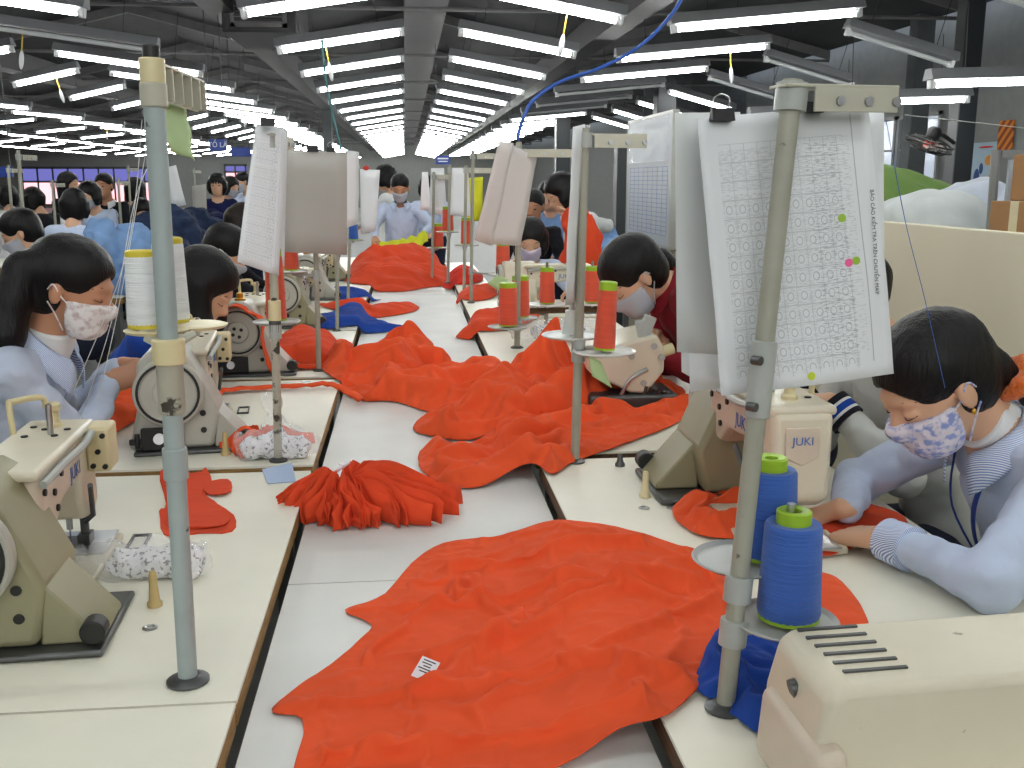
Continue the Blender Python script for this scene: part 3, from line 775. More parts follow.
# green slip hanging from the finned arm
def hang(label, name, cat, P, mat, group=None, thick=.0006):
    """P (m,n,3) grid of world points"""
    P = np.array(P, float); c = P.reshape(-1, 3).mean(0)
    mb = MB().sheet(P-c); o = mb.build(name, mat, None, smooth=60, solid=thick)
    o.location = c; return setp(o, label, cat, group)
def panel(TL, TR, BL, BR, m=10, n=8, wave=.006, seed=0, curl=0.0):
    TL, TR, BL, BR = [np.array(v, float) for v in (TL, TR, BL, BR)]
    u, v = np.meshgrid(np.linspace(0, 1, n), np.linspace(0, 1, m))
    P = (TL*(1-u)[..., None]+TR*u[..., None])*(1-v)[..., None]+(BL*(1-u)[..., None]+BR*u[..., None])*v[..., None]
    nn = np.cross(TR-TL, BL-TL); nn /= np.linalg.norm(nn)
    w = wave*noise(u*2.2+seed, v*2.5, seed)*v+curl*v*v
    return P+w[..., None]*nn
hang('pale green paper slip hanging from the finned arm of the nearest stand', 'paper_slip', 'paper', panel(at(161, 99, 1.42), at(186, 106, 1.55), at(166, 148, 1.42), at(194, 161, 1.53), seed=3, wave=.012), M['papergreen'])
# second stand on that side: hung with long printed strips
b2 = np.array([-.335, 2.50, .76]); t2 = at(270, 122, 2.5)
stand('thin chipped thread stand behind the plastic bag, hung with long paper strips', b2, t2, 'poleold', .0105, collar=[(.36, .41, .0155, 'cream2'), (.33, .36, .0155, 'dsteel')], bar=((.1, 1, 0), .22, .03, .03), discs=[(-.332, 2.572, 1.105)], discr=.06)
thread_cone('orange', -.332, 2.572, 1.11, .165, .026, .022, 'orange thread cone on the stand hung with paper strips')
# paper strips
P0 = panel(at(256, 124, 2.47), at(286, 128, 2.50), at(237, 262, 2.45), at(279, 276, 2.49), 14, 6, .010, 1)
hang('long printed white paper strip hanging from the thin chipped stand, foremost of two', 'paper_strip', 'paper', P0, None or M['paper'])
hang('plain white paper strip hanging just behind the long printed strip', 'paper_strip', 'paper', panel(at(272, 126, 2.55), at(288, 130, 2.57), at(273, 268, 2.55), at(284, 266, 2.57), 10, 5, .006, 5), M['paper'])
clip('black binder clip on top of the long printed paper strip', at(268, 126, 2.46), .2, .9)
def stand3(px_, py_, Y, top, label, **k):
    b = np.array(on(px_, py_)); return stand(label, b, at(*top, b[1]), **k)
stand3(319, 371, 3.7, (313, 148), 'thin thread stand behind the grey card, third along on the ponytailed side', pm='pole2', r=.0095, bar=((.1, 1, 0), .2, .03, .02), discs=[(-.42, 3.74, 1.13)], discr=.065)
hang('grey cardboard sheet clipped to the third stand on the ponytailed side', 'card_sheet', 'card', panel(at(283, 150, 3.60), at(347, 152, 3.62), at(285, 252, 3.60), at(347, 255, 3.62), 6, 6, .004, 7), M['paperg'], thick=.003)
clip('black binder clip at the middle of the grey card\'s top edge', at(313, 152, 3.585), 0, 1.1); clip('black binder clip near the corner of the grey card', at(331, 152, 3.585), 0, .8)
thread_cone('orange', -.42, 3.74, 1.135, .165, .026, .022, 'orange thread cone under the grey card')
stand3(337, 331, 4.75, (338, 160), 'thin thread stand fourth along on the ponytailed side', pm='pole2', r=.009, bar=((.1, 1, 0), .2, .03, .02), discs=[(-.36, 4.8, 1.15)], discr=.06)
hang('white paper hanging from the fourth stand on the ponytailed side', 'paper_sheet', 'paper', panel(at(345, 150, 4.7), at(359, 152, 4.75), at(345, 228, 4.7), at(358, 224, 4.75), 8, 4, .01, 9), M['paper'])
thread_cone('orange', -.36, 4.8, 1.153, .15, .024, .02, 'orange thread cone on the fourth stand on the ponytailed side')
stand3(348, 300, 5.9, (352, 160), 'thin thread stand fifth along on the ponytailed side', pm='pole2', r=.009, bar=((.1, 1, 0), .2, .03, .02), discs=[(-.3, 5.85, 1.12)], discr=.06)
thread_cone('blue', -.3, 5.85, 1.123, .09, .028, .025, 'small blue thread cone on the fifth stand on the ponytailed side')
hang('white paper hanging from the fifth stand on the ponytailed side', 'paper_sheet', 'paper', panel(at(360, 169, 6.0), at(380, 170, 6.0), at(361, 234, 6.0), at(376, 231, 6.0), 8, 4, .01, 11), M['paper'])
pinh = MB().ell((0, 0, 0), (.018, .008, .014), nu=12, nv=8).build('pin', M['red'], None); pinh.location = at(366, 168, 5.97)
setp(pinh, 'red heart-like pin at the top of the hanging white paper far down the ponytailed side', 'pin')
# stands on the partition side
bR = np.array(on(725, 709)); tR = at(793, 80, 1.25)
d1, d2 = at(785, 621, 1.205), at(743, 560, 1.275)
sR = stand('leaning grey thread stand holding the blue cones and the big inspection form', bR, tR, 'pole2', .0125, bar=((1, .12, 0), .155, .045, .008), discs=[d1, d2], discr=.071, collar=[(.40, .50, .0165, 'alu')])
for q in (.42, .48): MB().cyl(bR+(tR-bR)*q/.83+[-.018, -.012, 0], bR+(tR-bR)*q/.83+[-.01, -.022, 0], .006, n=10).build('collar_bolt', M['dsteel'], sR, world=True)
thread_cone('blue', d1[0]+.004, d1[1], d1[2]+.006, .132, .042, .037, 'blue thread cone nearer the boxy machine housing', group='blue thread cones')
thread_cone('blue', d2[0]+.033, d2[1], d2[2]+.006, .124, .041, .036, 'blue thread cone partly hidden behind the other blue one', group='blue thread cones')
b = np.array(on(575, 462)); t = at(585, 128, b[1])
e1, e2 = at(604, 352, b[1]-.04), at(572, 336, b[1]+.06)
stand('grey thread stand with two white trays, one holding the tall orange cone', b, t, 'pole2', .0115, bar=((1, .1, 0), .17, .03, .015), discs=[e1, e2], discr=.078, dm='wdisc')
thread_cone('orange', e1[0], e1[1], e1[2]+.006, .148, .027, .022, 'tall orange thread cone on a white tray, biggest of the orange cones', lean=(0, .05))
mb = MB().lathe([(.022, 0), (.022, .004), (.013, .05), (.013, .06)], n=16).cyl((0, 0, .05), (0, 0, .14), .004, n=8)
o = mb.build('empty_cone_holder', M['wdisc'], None); o.location = e2+[-.005, 0, .006]; setp(o, 'white empty cone holder on the tray behind the tall orange cone', 'cone holder')
hang('pale green slip hanging under the tray of the tall orange cone', 'paper_slip', 'paper', panel(at(588, 355, 2.33), at(601, 362, 2.33), at(592, 376, 2.33), at(612, 388, 2.33), 6, 4, .006, 2), M['papergreen'])
hang('white paper hung edge-on from the grey stand with two white trays, nearer leaf', 'paper_strip', 'paper', panel(at(573, 127, 2.33), at(585, 124, 2.42), at(565, 308, 2.33), at(574, 302, 2.40), 10, 4, .006, 21), M['paper'])
hang('grey card hung edge-on behind the nearer white leaf', 'card_sheet', 'card', panel(at(580, 126, 2.42), at(587, 126, 2.5), at(571, 300, 2.40), at(576, 296, 2.46), 10, 4, .004, 23), M['paperg'], thick=.002)
hang('white paper hung edge-on, last leaf on the grey stand with white trays', 'paper_strip', 'paper', panel(at(585, 125, 2.5), at(590, 125, 2.58), at(577, 230, 2.48), at(581, 228, 2.56), 8, 4, .006, 25), M['paper'])
# third partition-side stand with twin orange cones and pinkish sheets
b = np.array(on(517, 348)); Y3 = b[1]; t = at(519, 142, Y3)
f1, f2 = at(508, 327, Y3-.08), at(518, 318, Y3+.12)
stand('thread stand with twin orange cones and pinkish hanging sheets', b, t, 'pole2', .0125, bar=((1, .1, 0), .3, .035, .03), discs=[f1, f2], discr=.085)
thread_cone('orange', f1[0], f1[1], f1[2]+.006, .16, .040, .037, 'nearer of the twin orange thread cones'); thread_cone('orange', f2[0]+.01, f2[1], f2[2]+.006, .16, .040, .037, 'farther of the twin orange thread cones')
hang('pinkish paper sheet on the twin-cone stand, slanting away, nearer the centre aisle', 'paper_sheet', 'paper', panel(at(499, 141, 4.0), at(514, 143, 4.05), at(474, 240, 4.0), at(492, 246, 4.05), 10, 5, .012, 31), M['paperpink'])
hang('wider pinkish paper sheet on the twin-cone stand, beside the pole', 'paper_sheet', 'paper', panel(at(510, 143, 4.08), at(537, 158, 4.2), at(488, 244, 4.05), at(520, 246, 4.15), 10, 6, .012, 33), M['paperpink'])
# cross bar stand behind with single orange cones
b = np.array([.66, 4.72, .76])
o = stand('low thread stand with a brown cross bar and two spread orange cones', b, (.66, 4.72, 1.0), 'pole2', .010, foot=True)
cbp = [at(530, 311, 4.6), at(606, 309, 4.6)]
MB().tube(cbp, .014, n=8).build('cross_bar', M['edge2'], o, world=True)
for q, (cx_, cy_) in enumerate([(547, 305), (592, 304)]):
    c = at(cx_, cy_, 4.6)
    MB().lathe([(.01, 0), (.095, .002), (.098, .006), (.09, .007), (.01, .005)], c, n=32).build('cone_tray', M['wdisc'], o, world=True)
    MB().cyl(c-[0, 0, .02], c+[0, 0, .2], .006, n=8).build('peg', M['steel'], o, world=True)
    thread_cone('orange', c[0], c[1], c[2]+.008, .15, .036, .033, ['orange thread cone on the brown cross bar, farther from the maroon worker', 'orange thread cone on the brown cross bar, in front of the maroon worker\'s hair'][q])
hang('pale green slip hanging beside the twin orange cones', 'paper_slip', 'paper', panel(at(497, 275, 4.5), at(509, 279, 4.5), at(487, 283, 4.5), at(500, 292, 4.5), 5, 4, .006, 4), M['papergreen'])
# farther stands on the partition side
far = [(471, 303, 150), (464, 292, 165), (448, 283, 165), (432, 280, 172)]
fl = ['slim thread stand just beyond the twin-cone stand', 'slim thread stand second beyond the twin-cone stand', 'slim thread stand third beyond the twin-cone stand', 'slim thread stand farthest down the partition side']
cl = ['orange thread cone just beyond the twin-cone stand', 'orange thread cone second beyond the twin-cone stand', 'orange thread cone third beyond the twin-cone stand', 'orange thread cone farthest down the partition side']
cxy = [(503, 272), (467, 245), (448, 232), (438, 248)]
for i, (q, l) in enumerate(zip(far, fl)):
    b = np.array(on(q[0], q[1])); c = at(*cxy[i], b[1]+.05)
    if i == 0: c = at(503, 274, b[1]-.3)
    stand(l, b, at(q[0]+2, q[2], b[1]), 'pole2', .010, bar=((1, .1, 0), .2, .03, .02), discs=[c], discr=.085)
    thread_cone('orange', c[0], c[1], c[2]+.006, .15, .04, .036, cl[i])
for i, (a, b_, y) in enumerate([((429, 168), (446, 214), 7.2), ((450, 168), (470, 215), 6.6), ((420, 172), (430, 210), 8.4)]):
    hang(['white paper hanging far down, third stand beyond the twin-cone stand', 'white paper hanging far down, second stand beyond the twin-cone stand', 'narrow white paper hanging farthest down the partition side'][i], 'paper_sheet', 'paper', panel(at(a[0]+2, a[1], y), at(b_[0]-2, a[1], y), at(a[0], b_[1], y), at(b_[0]+1, b_[1]+1, y), 8, 5, .015, 41+i), M['paper'])
# ------------------------------------------------------------------ garments and cut pieces: crumpled sheets settled on the tables
def poly_dist(pts, poly):
    """signed distance (positive inside) and nearest boundary point"""
    n = len(poly); best = np.full(len(pts), 1e9); near = np.zeros((len(pts), 2)); ins = np.zeros(len(pts), bool)
    for i in range(n):
        a, b = poly[i], poly[(i+1) % n]; ab = b-a
        t = np.clip(((pts-a)@ab)/max(ab@ab, 1e-12), 0, 1); q = a+t[:, None]*ab
        d = np.linalg.norm(pts-q, axis=1); m = d < best; best[m] = d[m]; near[m] = q[m]
        c = (a[1] > pts[:, 1]) != (b[1] > pts[:, 1])
        with np.errstate(divide='ignore', invalid='ignore'):
            xx = (b[0]-a[0])*(pts[:, 1]-a[1])/(b[1]-a[1])+a[0]
        ins ^= c & (pts[:, 0] < xx)
    return np.where(ins, best, -best), near
def relax(P, faces_ij, pin, sup, stretch, iters, seed, stiff=.5):
    """position-based settling: the sheet is longer than its footprint, so it buckles into folds"""
    E = {}
    for f in faces_ij:
        for k in range(4):
            a, b = f[k], f[(k+1) % 4]; E[(min(a, b), max(a, b))] = 1
        E[(min(f[0], f[2]), max(f[0], f[2]))] = 1; E[(min(f[1], f[3]), max(f[1], f[3]))] = 1
    E = np.array(list(E.keys())); L0 = np.linalg.norm(P[E[:, 0]]-P[E[:, 1]], axis=1)*stretch(0.5*(P[E[:, 0]]+P[E[:, 1]]))
    deg = np.zeros(len(P)); np.add.at(deg, E.ravel(), 1); deg = np.maximum(deg, 1)
    P = P.copy(); V = np.zeros_like(P)
    for it in range(iters):
        V *= .9; V[:, 2] -= .00006; Q = P+V; Q[pin] = P[pin]
        for s in range(5):
            d = Q[E[:, 1]]-Q[E[:, 0]]; l = np.linalg.norm(d, axis=1)+1e-9
            c = (d*((l-L0)/l)[:, None])*.5*stiff*2.2
            acc = np.stack([np.bincount(E[:, 0], c[:, q_], len(Q))-np.bincount(E[:, 1], c[:, q_], len(Q)) for q_ in range(3)], 1)
            acc /= deg[:, None]*.5; acc[pin] = 0; Q += acc*.8
            Q[:, 2] = np.maximum(Q[:, 2], sup(Q[:, 0], Q[:, 1])+.003)
        V = Q-P; P = Q
    return P
def pxpts(o, z):
    out = []
    for p in o: out.append(on(p[0], p[1], p[2] if len(p) > 2 else z)[:2])
    return np.array(out)
def garment(name, label, cat, outline, mat, H=.06, res=.011, seed=0, ridges=(), z=.76, fold=.02, fscale=9.0, fdir=0.0, aniso=2.5, edge=.05, rag=.004, sup=None, relax_it=0, stretch=1.05, group=None, world_outline=False, base=0.0, bumps=()):
    sup = sup or zsup
    poly = np.array(outline, float) if world_outline else pxpts(outline, z)
    poly = spline(poly, 5, closed=True)
    t = np.arange(len(poly)); poly = poly+rag*np.stack([noise(t*.9, seed+.5, 1), noise(t*.9, seed+9.5, 2)], 1)
    lo, hi = poly.min(0)-res*2, poly.max(0)+res*2
    nx, ny = int((hi[0]-lo[0])/res)+1, int((hi[1]-lo[1])/res)+1
    X, Y = np.meshgrid(lo[0]+res*np.arange(nx), lo[1]+res*np.arange(ny), indexing='ij')
    pts = np.stack([X.ravel(), Y.ravel()], 1); d, near = poly_dist(pts, poly)
    out = (d < 0) & (d > -res*1.45); pts2 = pts.copy(); pts2[out] = near[out]
    use = d > -res*1.45
    idx = np.arange(nx*ny).reshape(nx, ny)
    Q = np.stack([idx[:-1, :-1], idx[1:, :-1], idx[1:, 1:], idx[:-1, 1:]], -1).reshape(-1, 4)
    Q = Q[use[Q].all(1) & (d[Q] > 0).any(1)]
    ids = np.unique(Q); mp = np.full(nx*ny, -1); mp[ids] = np.arange(len(ids)); Q = mp[Q]
    p = pts2[ids]; dd = np.maximum(d[ids], 0); x, y = p[:, 0], p[:, 1]
    ca, sa = math.cos(fdir), math.sin(fdir)
    wx, wy = x+.06*noise(x*5, y*5, seed+3.3), y+.06*noise(x*5, y*5, seed+7.7)
    u, v = (wx*ca+wy*sa)/aniso, (-wx*sa+wy*ca)
    env = 1-np.exp(-dd/edge)
    h = H*env*(.62+.55*noise(x*4+seed, y*4, seed))
    bil = lambda s, q: 1-np.abs(noise(u*s+seed, v*s, q))*2.0
    n1 = .5*(1-np.abs(noise(u*fscale, v*fscale, seed))*2.2)+.5*noise(u*fscale*.6, v*fscale*.6, seed+20)
    n2 = 1-np.abs(noise(u*fscale*2.3+5, v*fscale*2.3, seed+4))*2.2
    n3 = noise(wx*fscale*5, wy*fscale*5, seed+8)
    fe = sstep(0, edge*.8, dd)
    h = h+fold*(fe*.85+.15)*(n1+.38*n2+.10*n3)
    for rd in ridges:
        a, b, hh, ww = rd[:4]
        A, B = on(a[0], a[1], z)[:2], on(b[0], b[1], z)[:2]; ab = B-A; L = np.linalg.norm(ab)
        tt = np.clip(((p-A)@ab)/(L*L), 0, 1)
        q = A+tt[:, None]*ab; wob = .012*noise(tt*4, seed+hh*50)
        ds = ((p-A)@np.array([-ab[1], ab[0]])/L)+wob
        de = np.linalg.norm(p-q, axis=1); de = np.where((tt > 0) & (tt < 1), np.abs(ds), de)
        h = h+hh*np.exp(-(de/ww)**1.6)*(.35+.65*sstep(0, .15, dd/ .3+.02))
    for bp in bumps:
        B = on(bp[0], bp[1], z)[:2]; h = h+bp[2]*np.exp(-(np.linalg.norm(p-B, axis=1)/bp[3])**2)
    h = np.maximum(h, 0.0)*sstep(-.002, .012, dd)+base*sstep(0, .02, dd)
    P = np.stack([x, y, sup(x, y)+.004+h], 1)
    if relax_it:
        pin = dd < res*.6
        P = relax(P, Q.tolist(), pin, sup, lambda m: stretch, relax_it, seed)
    c = np.array([poly[:, 0].mean(), poly[:, 1].mean(), P[:, 2].min()])
    o = link(name, P-c, Q, mat, None, smooth=180, solid=.0015); o.location = c
    o.modifiers['thick'].offset = 1
    sb = o.modifiers.new('smooth', 'SUBSURF'); sb.levels = 1; sb.render_levels = 1
    o.modifiers.move(1, 0)
    return setp(o, label, cat, group)
# -- the large front garment
big = [(272, 702, .735), (330, 655, .74), (372, 618, .74), (345, 602, .74), (385, 575, .76), (432, 540, .74), (500, 528, .745), (600, 529, .755), (668, 538, .775), (716, 554, .775), (742, 592, .775), (722, 655, .77), (670, 714, .765), (616, 740, .74), (545, 762, .74), (420, 790, .74), (297, 796, .74), (304, 715, .735)]
def zsoft(x, y): return .72+.042*sstep(LX1+.03, LX1-.0, x)+.042*sstep(RX0-.17, RX0-.005, x)
bg = garment('orange_garment', 'large orange garment with a white label spread over the centre table', 'garment', big, M['orange'], sup=zsoft, H=.034, res=.0085, seed=1, z=.76, fold=.013, fscale=7.5, fdir=.9, aniso=3.2, edge=.05,
    ridges=[((300, 690), (560, 650), .022, .025), ((450, 552), (640, 548), .022, .02), ((400, 592), (560, 577), .018, .015), ((430, 640), (700, 575), .028, .028), ((470, 690), (725, 605), .018, .022), ((320, 735), (640, 705), .022, .025), ((400, 690), (520, 600), .014, .012), ((560, 592), (700, 588), .016, .015), ((440, 565), (520, 605), .014, .014), ((600, 660), (700, 690), .02, .02), ((360, 640), (470, 560), .012, .012), ((520, 560), (690, 610), .012, .012)], relax_it=70, stretch=1.075)
# white care label on the big garment
def drape_z(o, x, y):
    dg = bpy.context.evaluated_depsgraph_get(); ev = o.evaluated_get(dg)
    hit, loc, nrm, fi = ev.ray_cast(Vector((x, y, 3))-o.location, Vector((0, 0, -1)))
    return (loc.z+o.location.z, nrm) if hit else (.74, Vector((0, 0, 1)))
bpy.context.view_layer.update()
q = on(425, 630, .80)[:2]; zt, nr = drape_z(bg, q[0], q[1])
lb = MB().box((0, 0, 0), (.030, .038, .0012)); l = lb.build('care_label', M['tagw'], bg, bevel=.0004)
l['label'] = 'white care label printed with small lines'
Rq = Vector((0, 0, 1)).rotation_difference((nr+Vector((0, -.55, 0))).normalized())
l.rotation_mode = 'QUATERNION'; l.rotation_quaternion = Rq @ __import__('mathutils').Quaternion((0, 0, 1), -.5)
l.location = Vector((q[0], q[1], zt+.012))-bg.location
ln = MB()
for i in range(5): ln.box((-.002*(i % 2), .014-.005*i, .0009), (.02-.004*(i % 3), .0018, .0004))
ln.build('label_print', M['ink'], l)
G = lambda *a, **k: garment(a[0], a[1], 'cloth' if 'cloth' in a[0] else 'garment', a[2], *a[3:], **k)
G('blue_garment', 'royal blue garment bunched under the blue thread cones', [(697, 690), (706, 655), (735, 632), (790, 632), (812, 668), (800, 712), (776, 742), (745, 728), (722, 708)], M['blue'], H=.05, res=.008, seed=3, z=.762, fold=.03, fscale=13, fdir=1.9, aniso=3.0, edge=.03, relax_it=50, stretch=1.09)
G('orange_garment', 'orange garment bunched beside the cream machine with the badge on its head', [(672, 512), (684, 496), (712, 480), (745, 470), (782, 474), (795, 500), (786, 524), (745, 536), (700, 533)], M['orange'], H=.085, res=.009, seed=4, z=.77, fold=.05, fscale=8, fdir=.5, aniso=1.7, edge=.05, relax_it=55, stretch=1.09)
G('orange_cloth', 'orange cloth lying under the hands of the worker with the scrunchie', [(806, 552), (796, 525), (830, 505), (868, 505), (902, 516), (905, 530), (868, 542), (830, 556)], M['orange2'], H=.012, res=.010, seed=5, z=.765, fold=.006, edge=.02)
G('orange_cloth', 'corner of orange cloth poking out from behind the front blue cone\'s tray', [(800, 580), (835, 578), (868, 622), (850, 640), (800, 640)], M['orange'], H=.012, res=.010, seed=6, z=.765, fold=.006, edge=.02)
G('orange_garment', 'orange garment of the middle pile nearest the viewer, reaching to the cream machine', [(418, 456, .74), (428, 438, .75), (470, 428), (520, 412), (575, 402, .80), (640, 392, .82), (690, 384, .83), (704, 396, .80), (672, 424), (620, 444), (575, 460), (552, 488, .73), (528, 472, .74), (470, 486, .73), (434, 478, .73)], M['orange'], sup=zsoft, H=.035, res=.011, seed=8, z=.77, fold=.032, fscale=8, fdir=.35, aniso=2.6, edge=.05, ridges=[((440, 455), (680, 395), .04, .04), ((470, 475), (560, 445), .03, .03)], relax_it=55, stretch=1.09)
G('orange_garment', 'orange garment of the middle pile lying on the ponytailed side', [(324, 380, .73), (322, 352, .78), (352, 328, .86), (400, 318, .88), (450, 326, .88), (490, 348, .84), (520, 372, .80), (500, 402, .74), (440, 412, .73), (395, 400, .73), (358, 398, .73)], M['orange'], sup=zsoft, H=.09, res=.013, seed=9, z=.77, fold=.06, fscale=6.5, fdir=.3, aniso=2.0, edge=.09, ridges=[((345, 345), (480, 350), .06, .06), ((380, 390), (420, 340), .05, .05)], relax_it=50, stretch=1.09)
G('orange_garment', 'orange garment piled highest in the middle, its peak rising before the maroon worker', [(413, 426, .73), (432, 404, .75), (480, 384, .80), (520, 360, .84), (560, 345, .88), (610, 345, .88), (650, 352, .86), (682, 372, .82), (676, 394, .78), (610, 404, .77), (545, 420, .75), (475, 438, .73), (430, 434, .73)], M['orange'], sup=zsoft, H=.075, res=.012, seed=12, z=.78, fold=.055, fscale=7, fdir=.6, aniso=1.9, edge=.07, ridges=[((440, 418), (560, 372), .05, .05), ((545, 385), (566, 352), .12, .055), ((560, 385), (660, 372), .05, .05), ((500, 420), (600, 395), .05, .035)], relax_it=55, stretch=1.09)
# flat stacked cuff pieces on the nearest table
cp_ = thing('cut_piece_stack', 'small stack of orange cut pieces lying flat behind the nearest grey pole', 'cut pieces', tuple(on(195, 505)))
def flat_piece(o, z, seed):
    poly = pxpts(o, .76); t = np.arange(len(poly)*6)
    poly = spline(poly, 3, closed=True); t = np.arange(len(poly)); poly = poly+.0025*np.stack([noise(t*1.3, seed, 1), noise(t*1.3, seed, 2)], 1)
    c = np.array(cp_.location); p = poly-c[:2]
    MB().prism(p, z, z+.0022, 'z').build('cut_piece', M['orange2'], cp_, smooth=0)
flat_piece([(160, 472), (183, 468), (197, 480), (205, 468), (212, 483), (207, 497), (234, 516), (232, 532), (200, 534), (182, 536), (164, 535), (159, 512), (166, 505)], .0005, 1)
flat_piece([(162, 480), (180, 477), (206, 474), (210, 486), (202, 497), (222, 512), (226, 526), (196, 530), (170, 530), (165, 512), (170, 500)], .003, 5)
flat_piece([(206, 486), (228, 482), (231, 494), (209, 497)], .0055, 9)
flat_piece([(176, 500), (206, 499), (228, 518), (224, 528), (196, 530), (172, 526)], .0055, 12)
# tied bundles of strips
def bundle(label, cx, cy, z0, n, az, L, Hh, seed, mat, tie=True, wob=.012, name='strip_bundle'):
    r = thing(name, label, 'strip bundle', (cx, cy, z0))
    rs = random.Random(seed)
    for i in range(n):
        a = az[0]+(az[1]-az[0])*(i+.5)/n+rs.uniform(-.03, .03)
        ln = L(a)*rs.uniform(.72, 1.12); hh = Hh*rs.uniform(.8, 1.1); m = 14
        s = np.linspace(.04, 1, m); ph, fr_ = rs.uniform(0, 6.28), rs.uniform(1.0, 2.2)
        rr = s*ln; la = wob*np.sin(ph+fr_*s*5)*s+.05*L(a)*np.sin(ph)*s*s
        d = np.array([math.cos(a), math.sin(a)]); t = np.array([-d[1], d[0]])
        xy = rr[:, None]*d+la[:, None]*t
        top = hh*(1-.62*s**1.7)*np.minimum(1, .55+s*1.4)+.004*np.sin(9*s+ph); bot = np.maximum(.002, top-(.018+.055*s)*(hh/.08))
        lean = rs.uniform(-.4, .4)*(top-bot)
        k = 4; P = np.zeros((m, k, 3))
        for j in range(k):
            q = j/(k-1); zz = bot+(top-bot)*q
            off = lean*(q-.5)+.006*np.sin(q*3+ph+s*6)*s
            P[:, j, :2] = xy+off[:, None]*t; P[:, j, 2] = np.maximum(zz, .002)
        MB().sheet(P).build('fabric_strip', mat, r, smooth=180, solid=.0012)
    if tie:
        MB().tube(spline([(-.018, .0, Hh*.8), (0, -.018, Hh*.95), (.018, 0, Hh*1.02), (0, .018, Hh*.9), (-.018, 0, Hh*.8)], 5), .004, n=6).box((.006, -.012, Hh*1.02), (.014, .02, .003), rotz(.6)).build('tie', M['tagw'], r)
    return r
bx_, by_ = on(342, 505, .74)[:2]
def LB(a):
    a = (a+2*PI) % (2*PI); return .118+.135*max(0, math.cos(a-.05))**2+.02*max(0, math.cos(a-2.4))
bundle('large bundle of pleated orange strips tied with a white tie on the centre table', bx_, by_, .722, 80, (-PI*1.12, PI*.42), LB, .115, 3, M['orange2'])
pb = MB().prism(np.array(pxpts([(262, 470), (292, 463), (296, 482), (268, 484)], .762))-np.array(on(280, 475, .762)[:2]), 0, .002, 'z').build('paper_slip', mk('pale blue paper', (178, 196, 226), .8), None); pb.location = on(280, 475, .7615); setp(pb, 'pale blue paper slip tucked under the tied orange bundle', 'paper')
rx, ry_ = on(262, 440, .78)[:2]
bundle('ruffled orange strip rosette lying beside the tied plastic bag', rx, ry_, .7615, 26, (-.4, 4.6), lambda a: .115+.015*math.sin(3*a), .06, 9, M['orange'], tie=False, name='strip_rosette')
def strip(label, pts, w, mat, z=.762, seed=0, tag_at=None, name='fabric_strip'):
    p = np.array([on(a[0], a[1], z) if len(a) == 2 else on(*a) for a in pts]); p = spline(p, 6); n = len(p)
    d = np.gradient(p, axis=0); d /= np.linalg.norm(d, axis=1)[:, None]; s = np.cross(d, [0, 0, 1.0])
    t = np.arange(n); k = 6; P = np.zeros((n, k, 3))
    for j in range(k):
        q = j/(k-1)-.5; P[:, j] = p+s*(q*w*(1+.25*noise(t*.5, seed, 0)))[:, None]
        P[:, j, 2] += .006+.012*np.abs(noise(t*.35, q*2, seed))+.010*np.cos(q*PI)
    c = p.mean(0); o = MB().sheet(P-c).build(name, mat, None, smooth=180, solid=.0015); o.location = c
    if tag_at is not None:
        i = int(n*tag_at); MB().box(P[i, 2]-c+[0, 0, .008], (.03, .014, .003), rotz(.3)).build('tag', M['tagw'], o)
    return setp(o, label, 'cloth strip')
strip('thin orange strip stretched across the second table and over its edge', [(218, 394), (255, 391), (300, 389), (332, 388), (350, 396, .74), (364, 404, .73)], .035, M['orange'], seed=3, tag_at=.45)
strip('wider orange strip lying along the near edge of the third table', [(212, 378), (240, 372), (280, 368), (312, 369), (330, 369)], .055, M['orange2'], seed=5, tag_at=.45)
strip('orange strip trailing down from the machine head on the second table', [(216, 394), (212, 402), (204, 410)], .05, M['orange'], seed=6)
G('orange_garment', 'orange garment heaped on the third table in front of the orange-draped handwheel', [(248, 362), (262, 346), (290, 334), (320, 334), (340, 342), (338, 360), (318, 364), (290, 360), (268, 364)], M['orange2'], H=.07, res=.016, seed=14, z=.775, fold=.03, fscale=6, edge=.05)
G('orange_garment', 'orange garment in the ponytailed worker\'s lap edge, behind the big grey handwheel', [(84, 430), (95, 404), (125, 388), (150, 392), (150, 410), (128, 424), (105, 436)], M['orange'], H=.06, res=.014, seed=15, z=.77, fold=.04, fscale=7, edge=.04)
G('blue_garment', 'royal blue garment folded flat on the fourth table, nearer of two blue ones', [(310, 322), (322, 310, .80), (352, 302, .80), (392, 316, .78), (410, 324, .74), (396, 330, .73), (350, 327, .76), (326, 328)], M['blue'], H=.06, res=.02, seed=17, z=.77, fold=.02, fscale=9, fdir=.0, aniso=4, edge=.05)
G('orange_garment', 'orange garment folded long over the edge of the fifth table, between two blue ones', [(318, 303), (345, 296, .82), (385, 292, .82), (415, 296, .78), (416, 308, .74), (385, 312, .75), (345, 311)], M['orange2'], H=.06, res=.02, seed=18, z=.77, fold=.02, fscale=9, fdir=.0, aniso=4, edge=.06)
G('blue_garment', 'royal blue garment farther along, behind the long folded orange one', [(318, 292), (340, 287, .8), (368, 288, .8), (380, 294, .76), (350, 298), (325, 298)], M['blue'], H=.05, res=.025, seed=19, z=.77, fold=.02, fscale=8, edge=.05)
G('orange_garment', 'large orange heap at the far end, before the man in pale blue', [(346, 284), (348, 272), (366, 261), (400, 257), (432, 259), (446, 268), (449, 280), (425, 284), (395, 288)], M['orange2'], H=.12, res=.03, seed=20, z=.75, fold=.08, fscale=3.0, edge=.2, ridges=[((365, 270), (440, 262), .08, .12)])
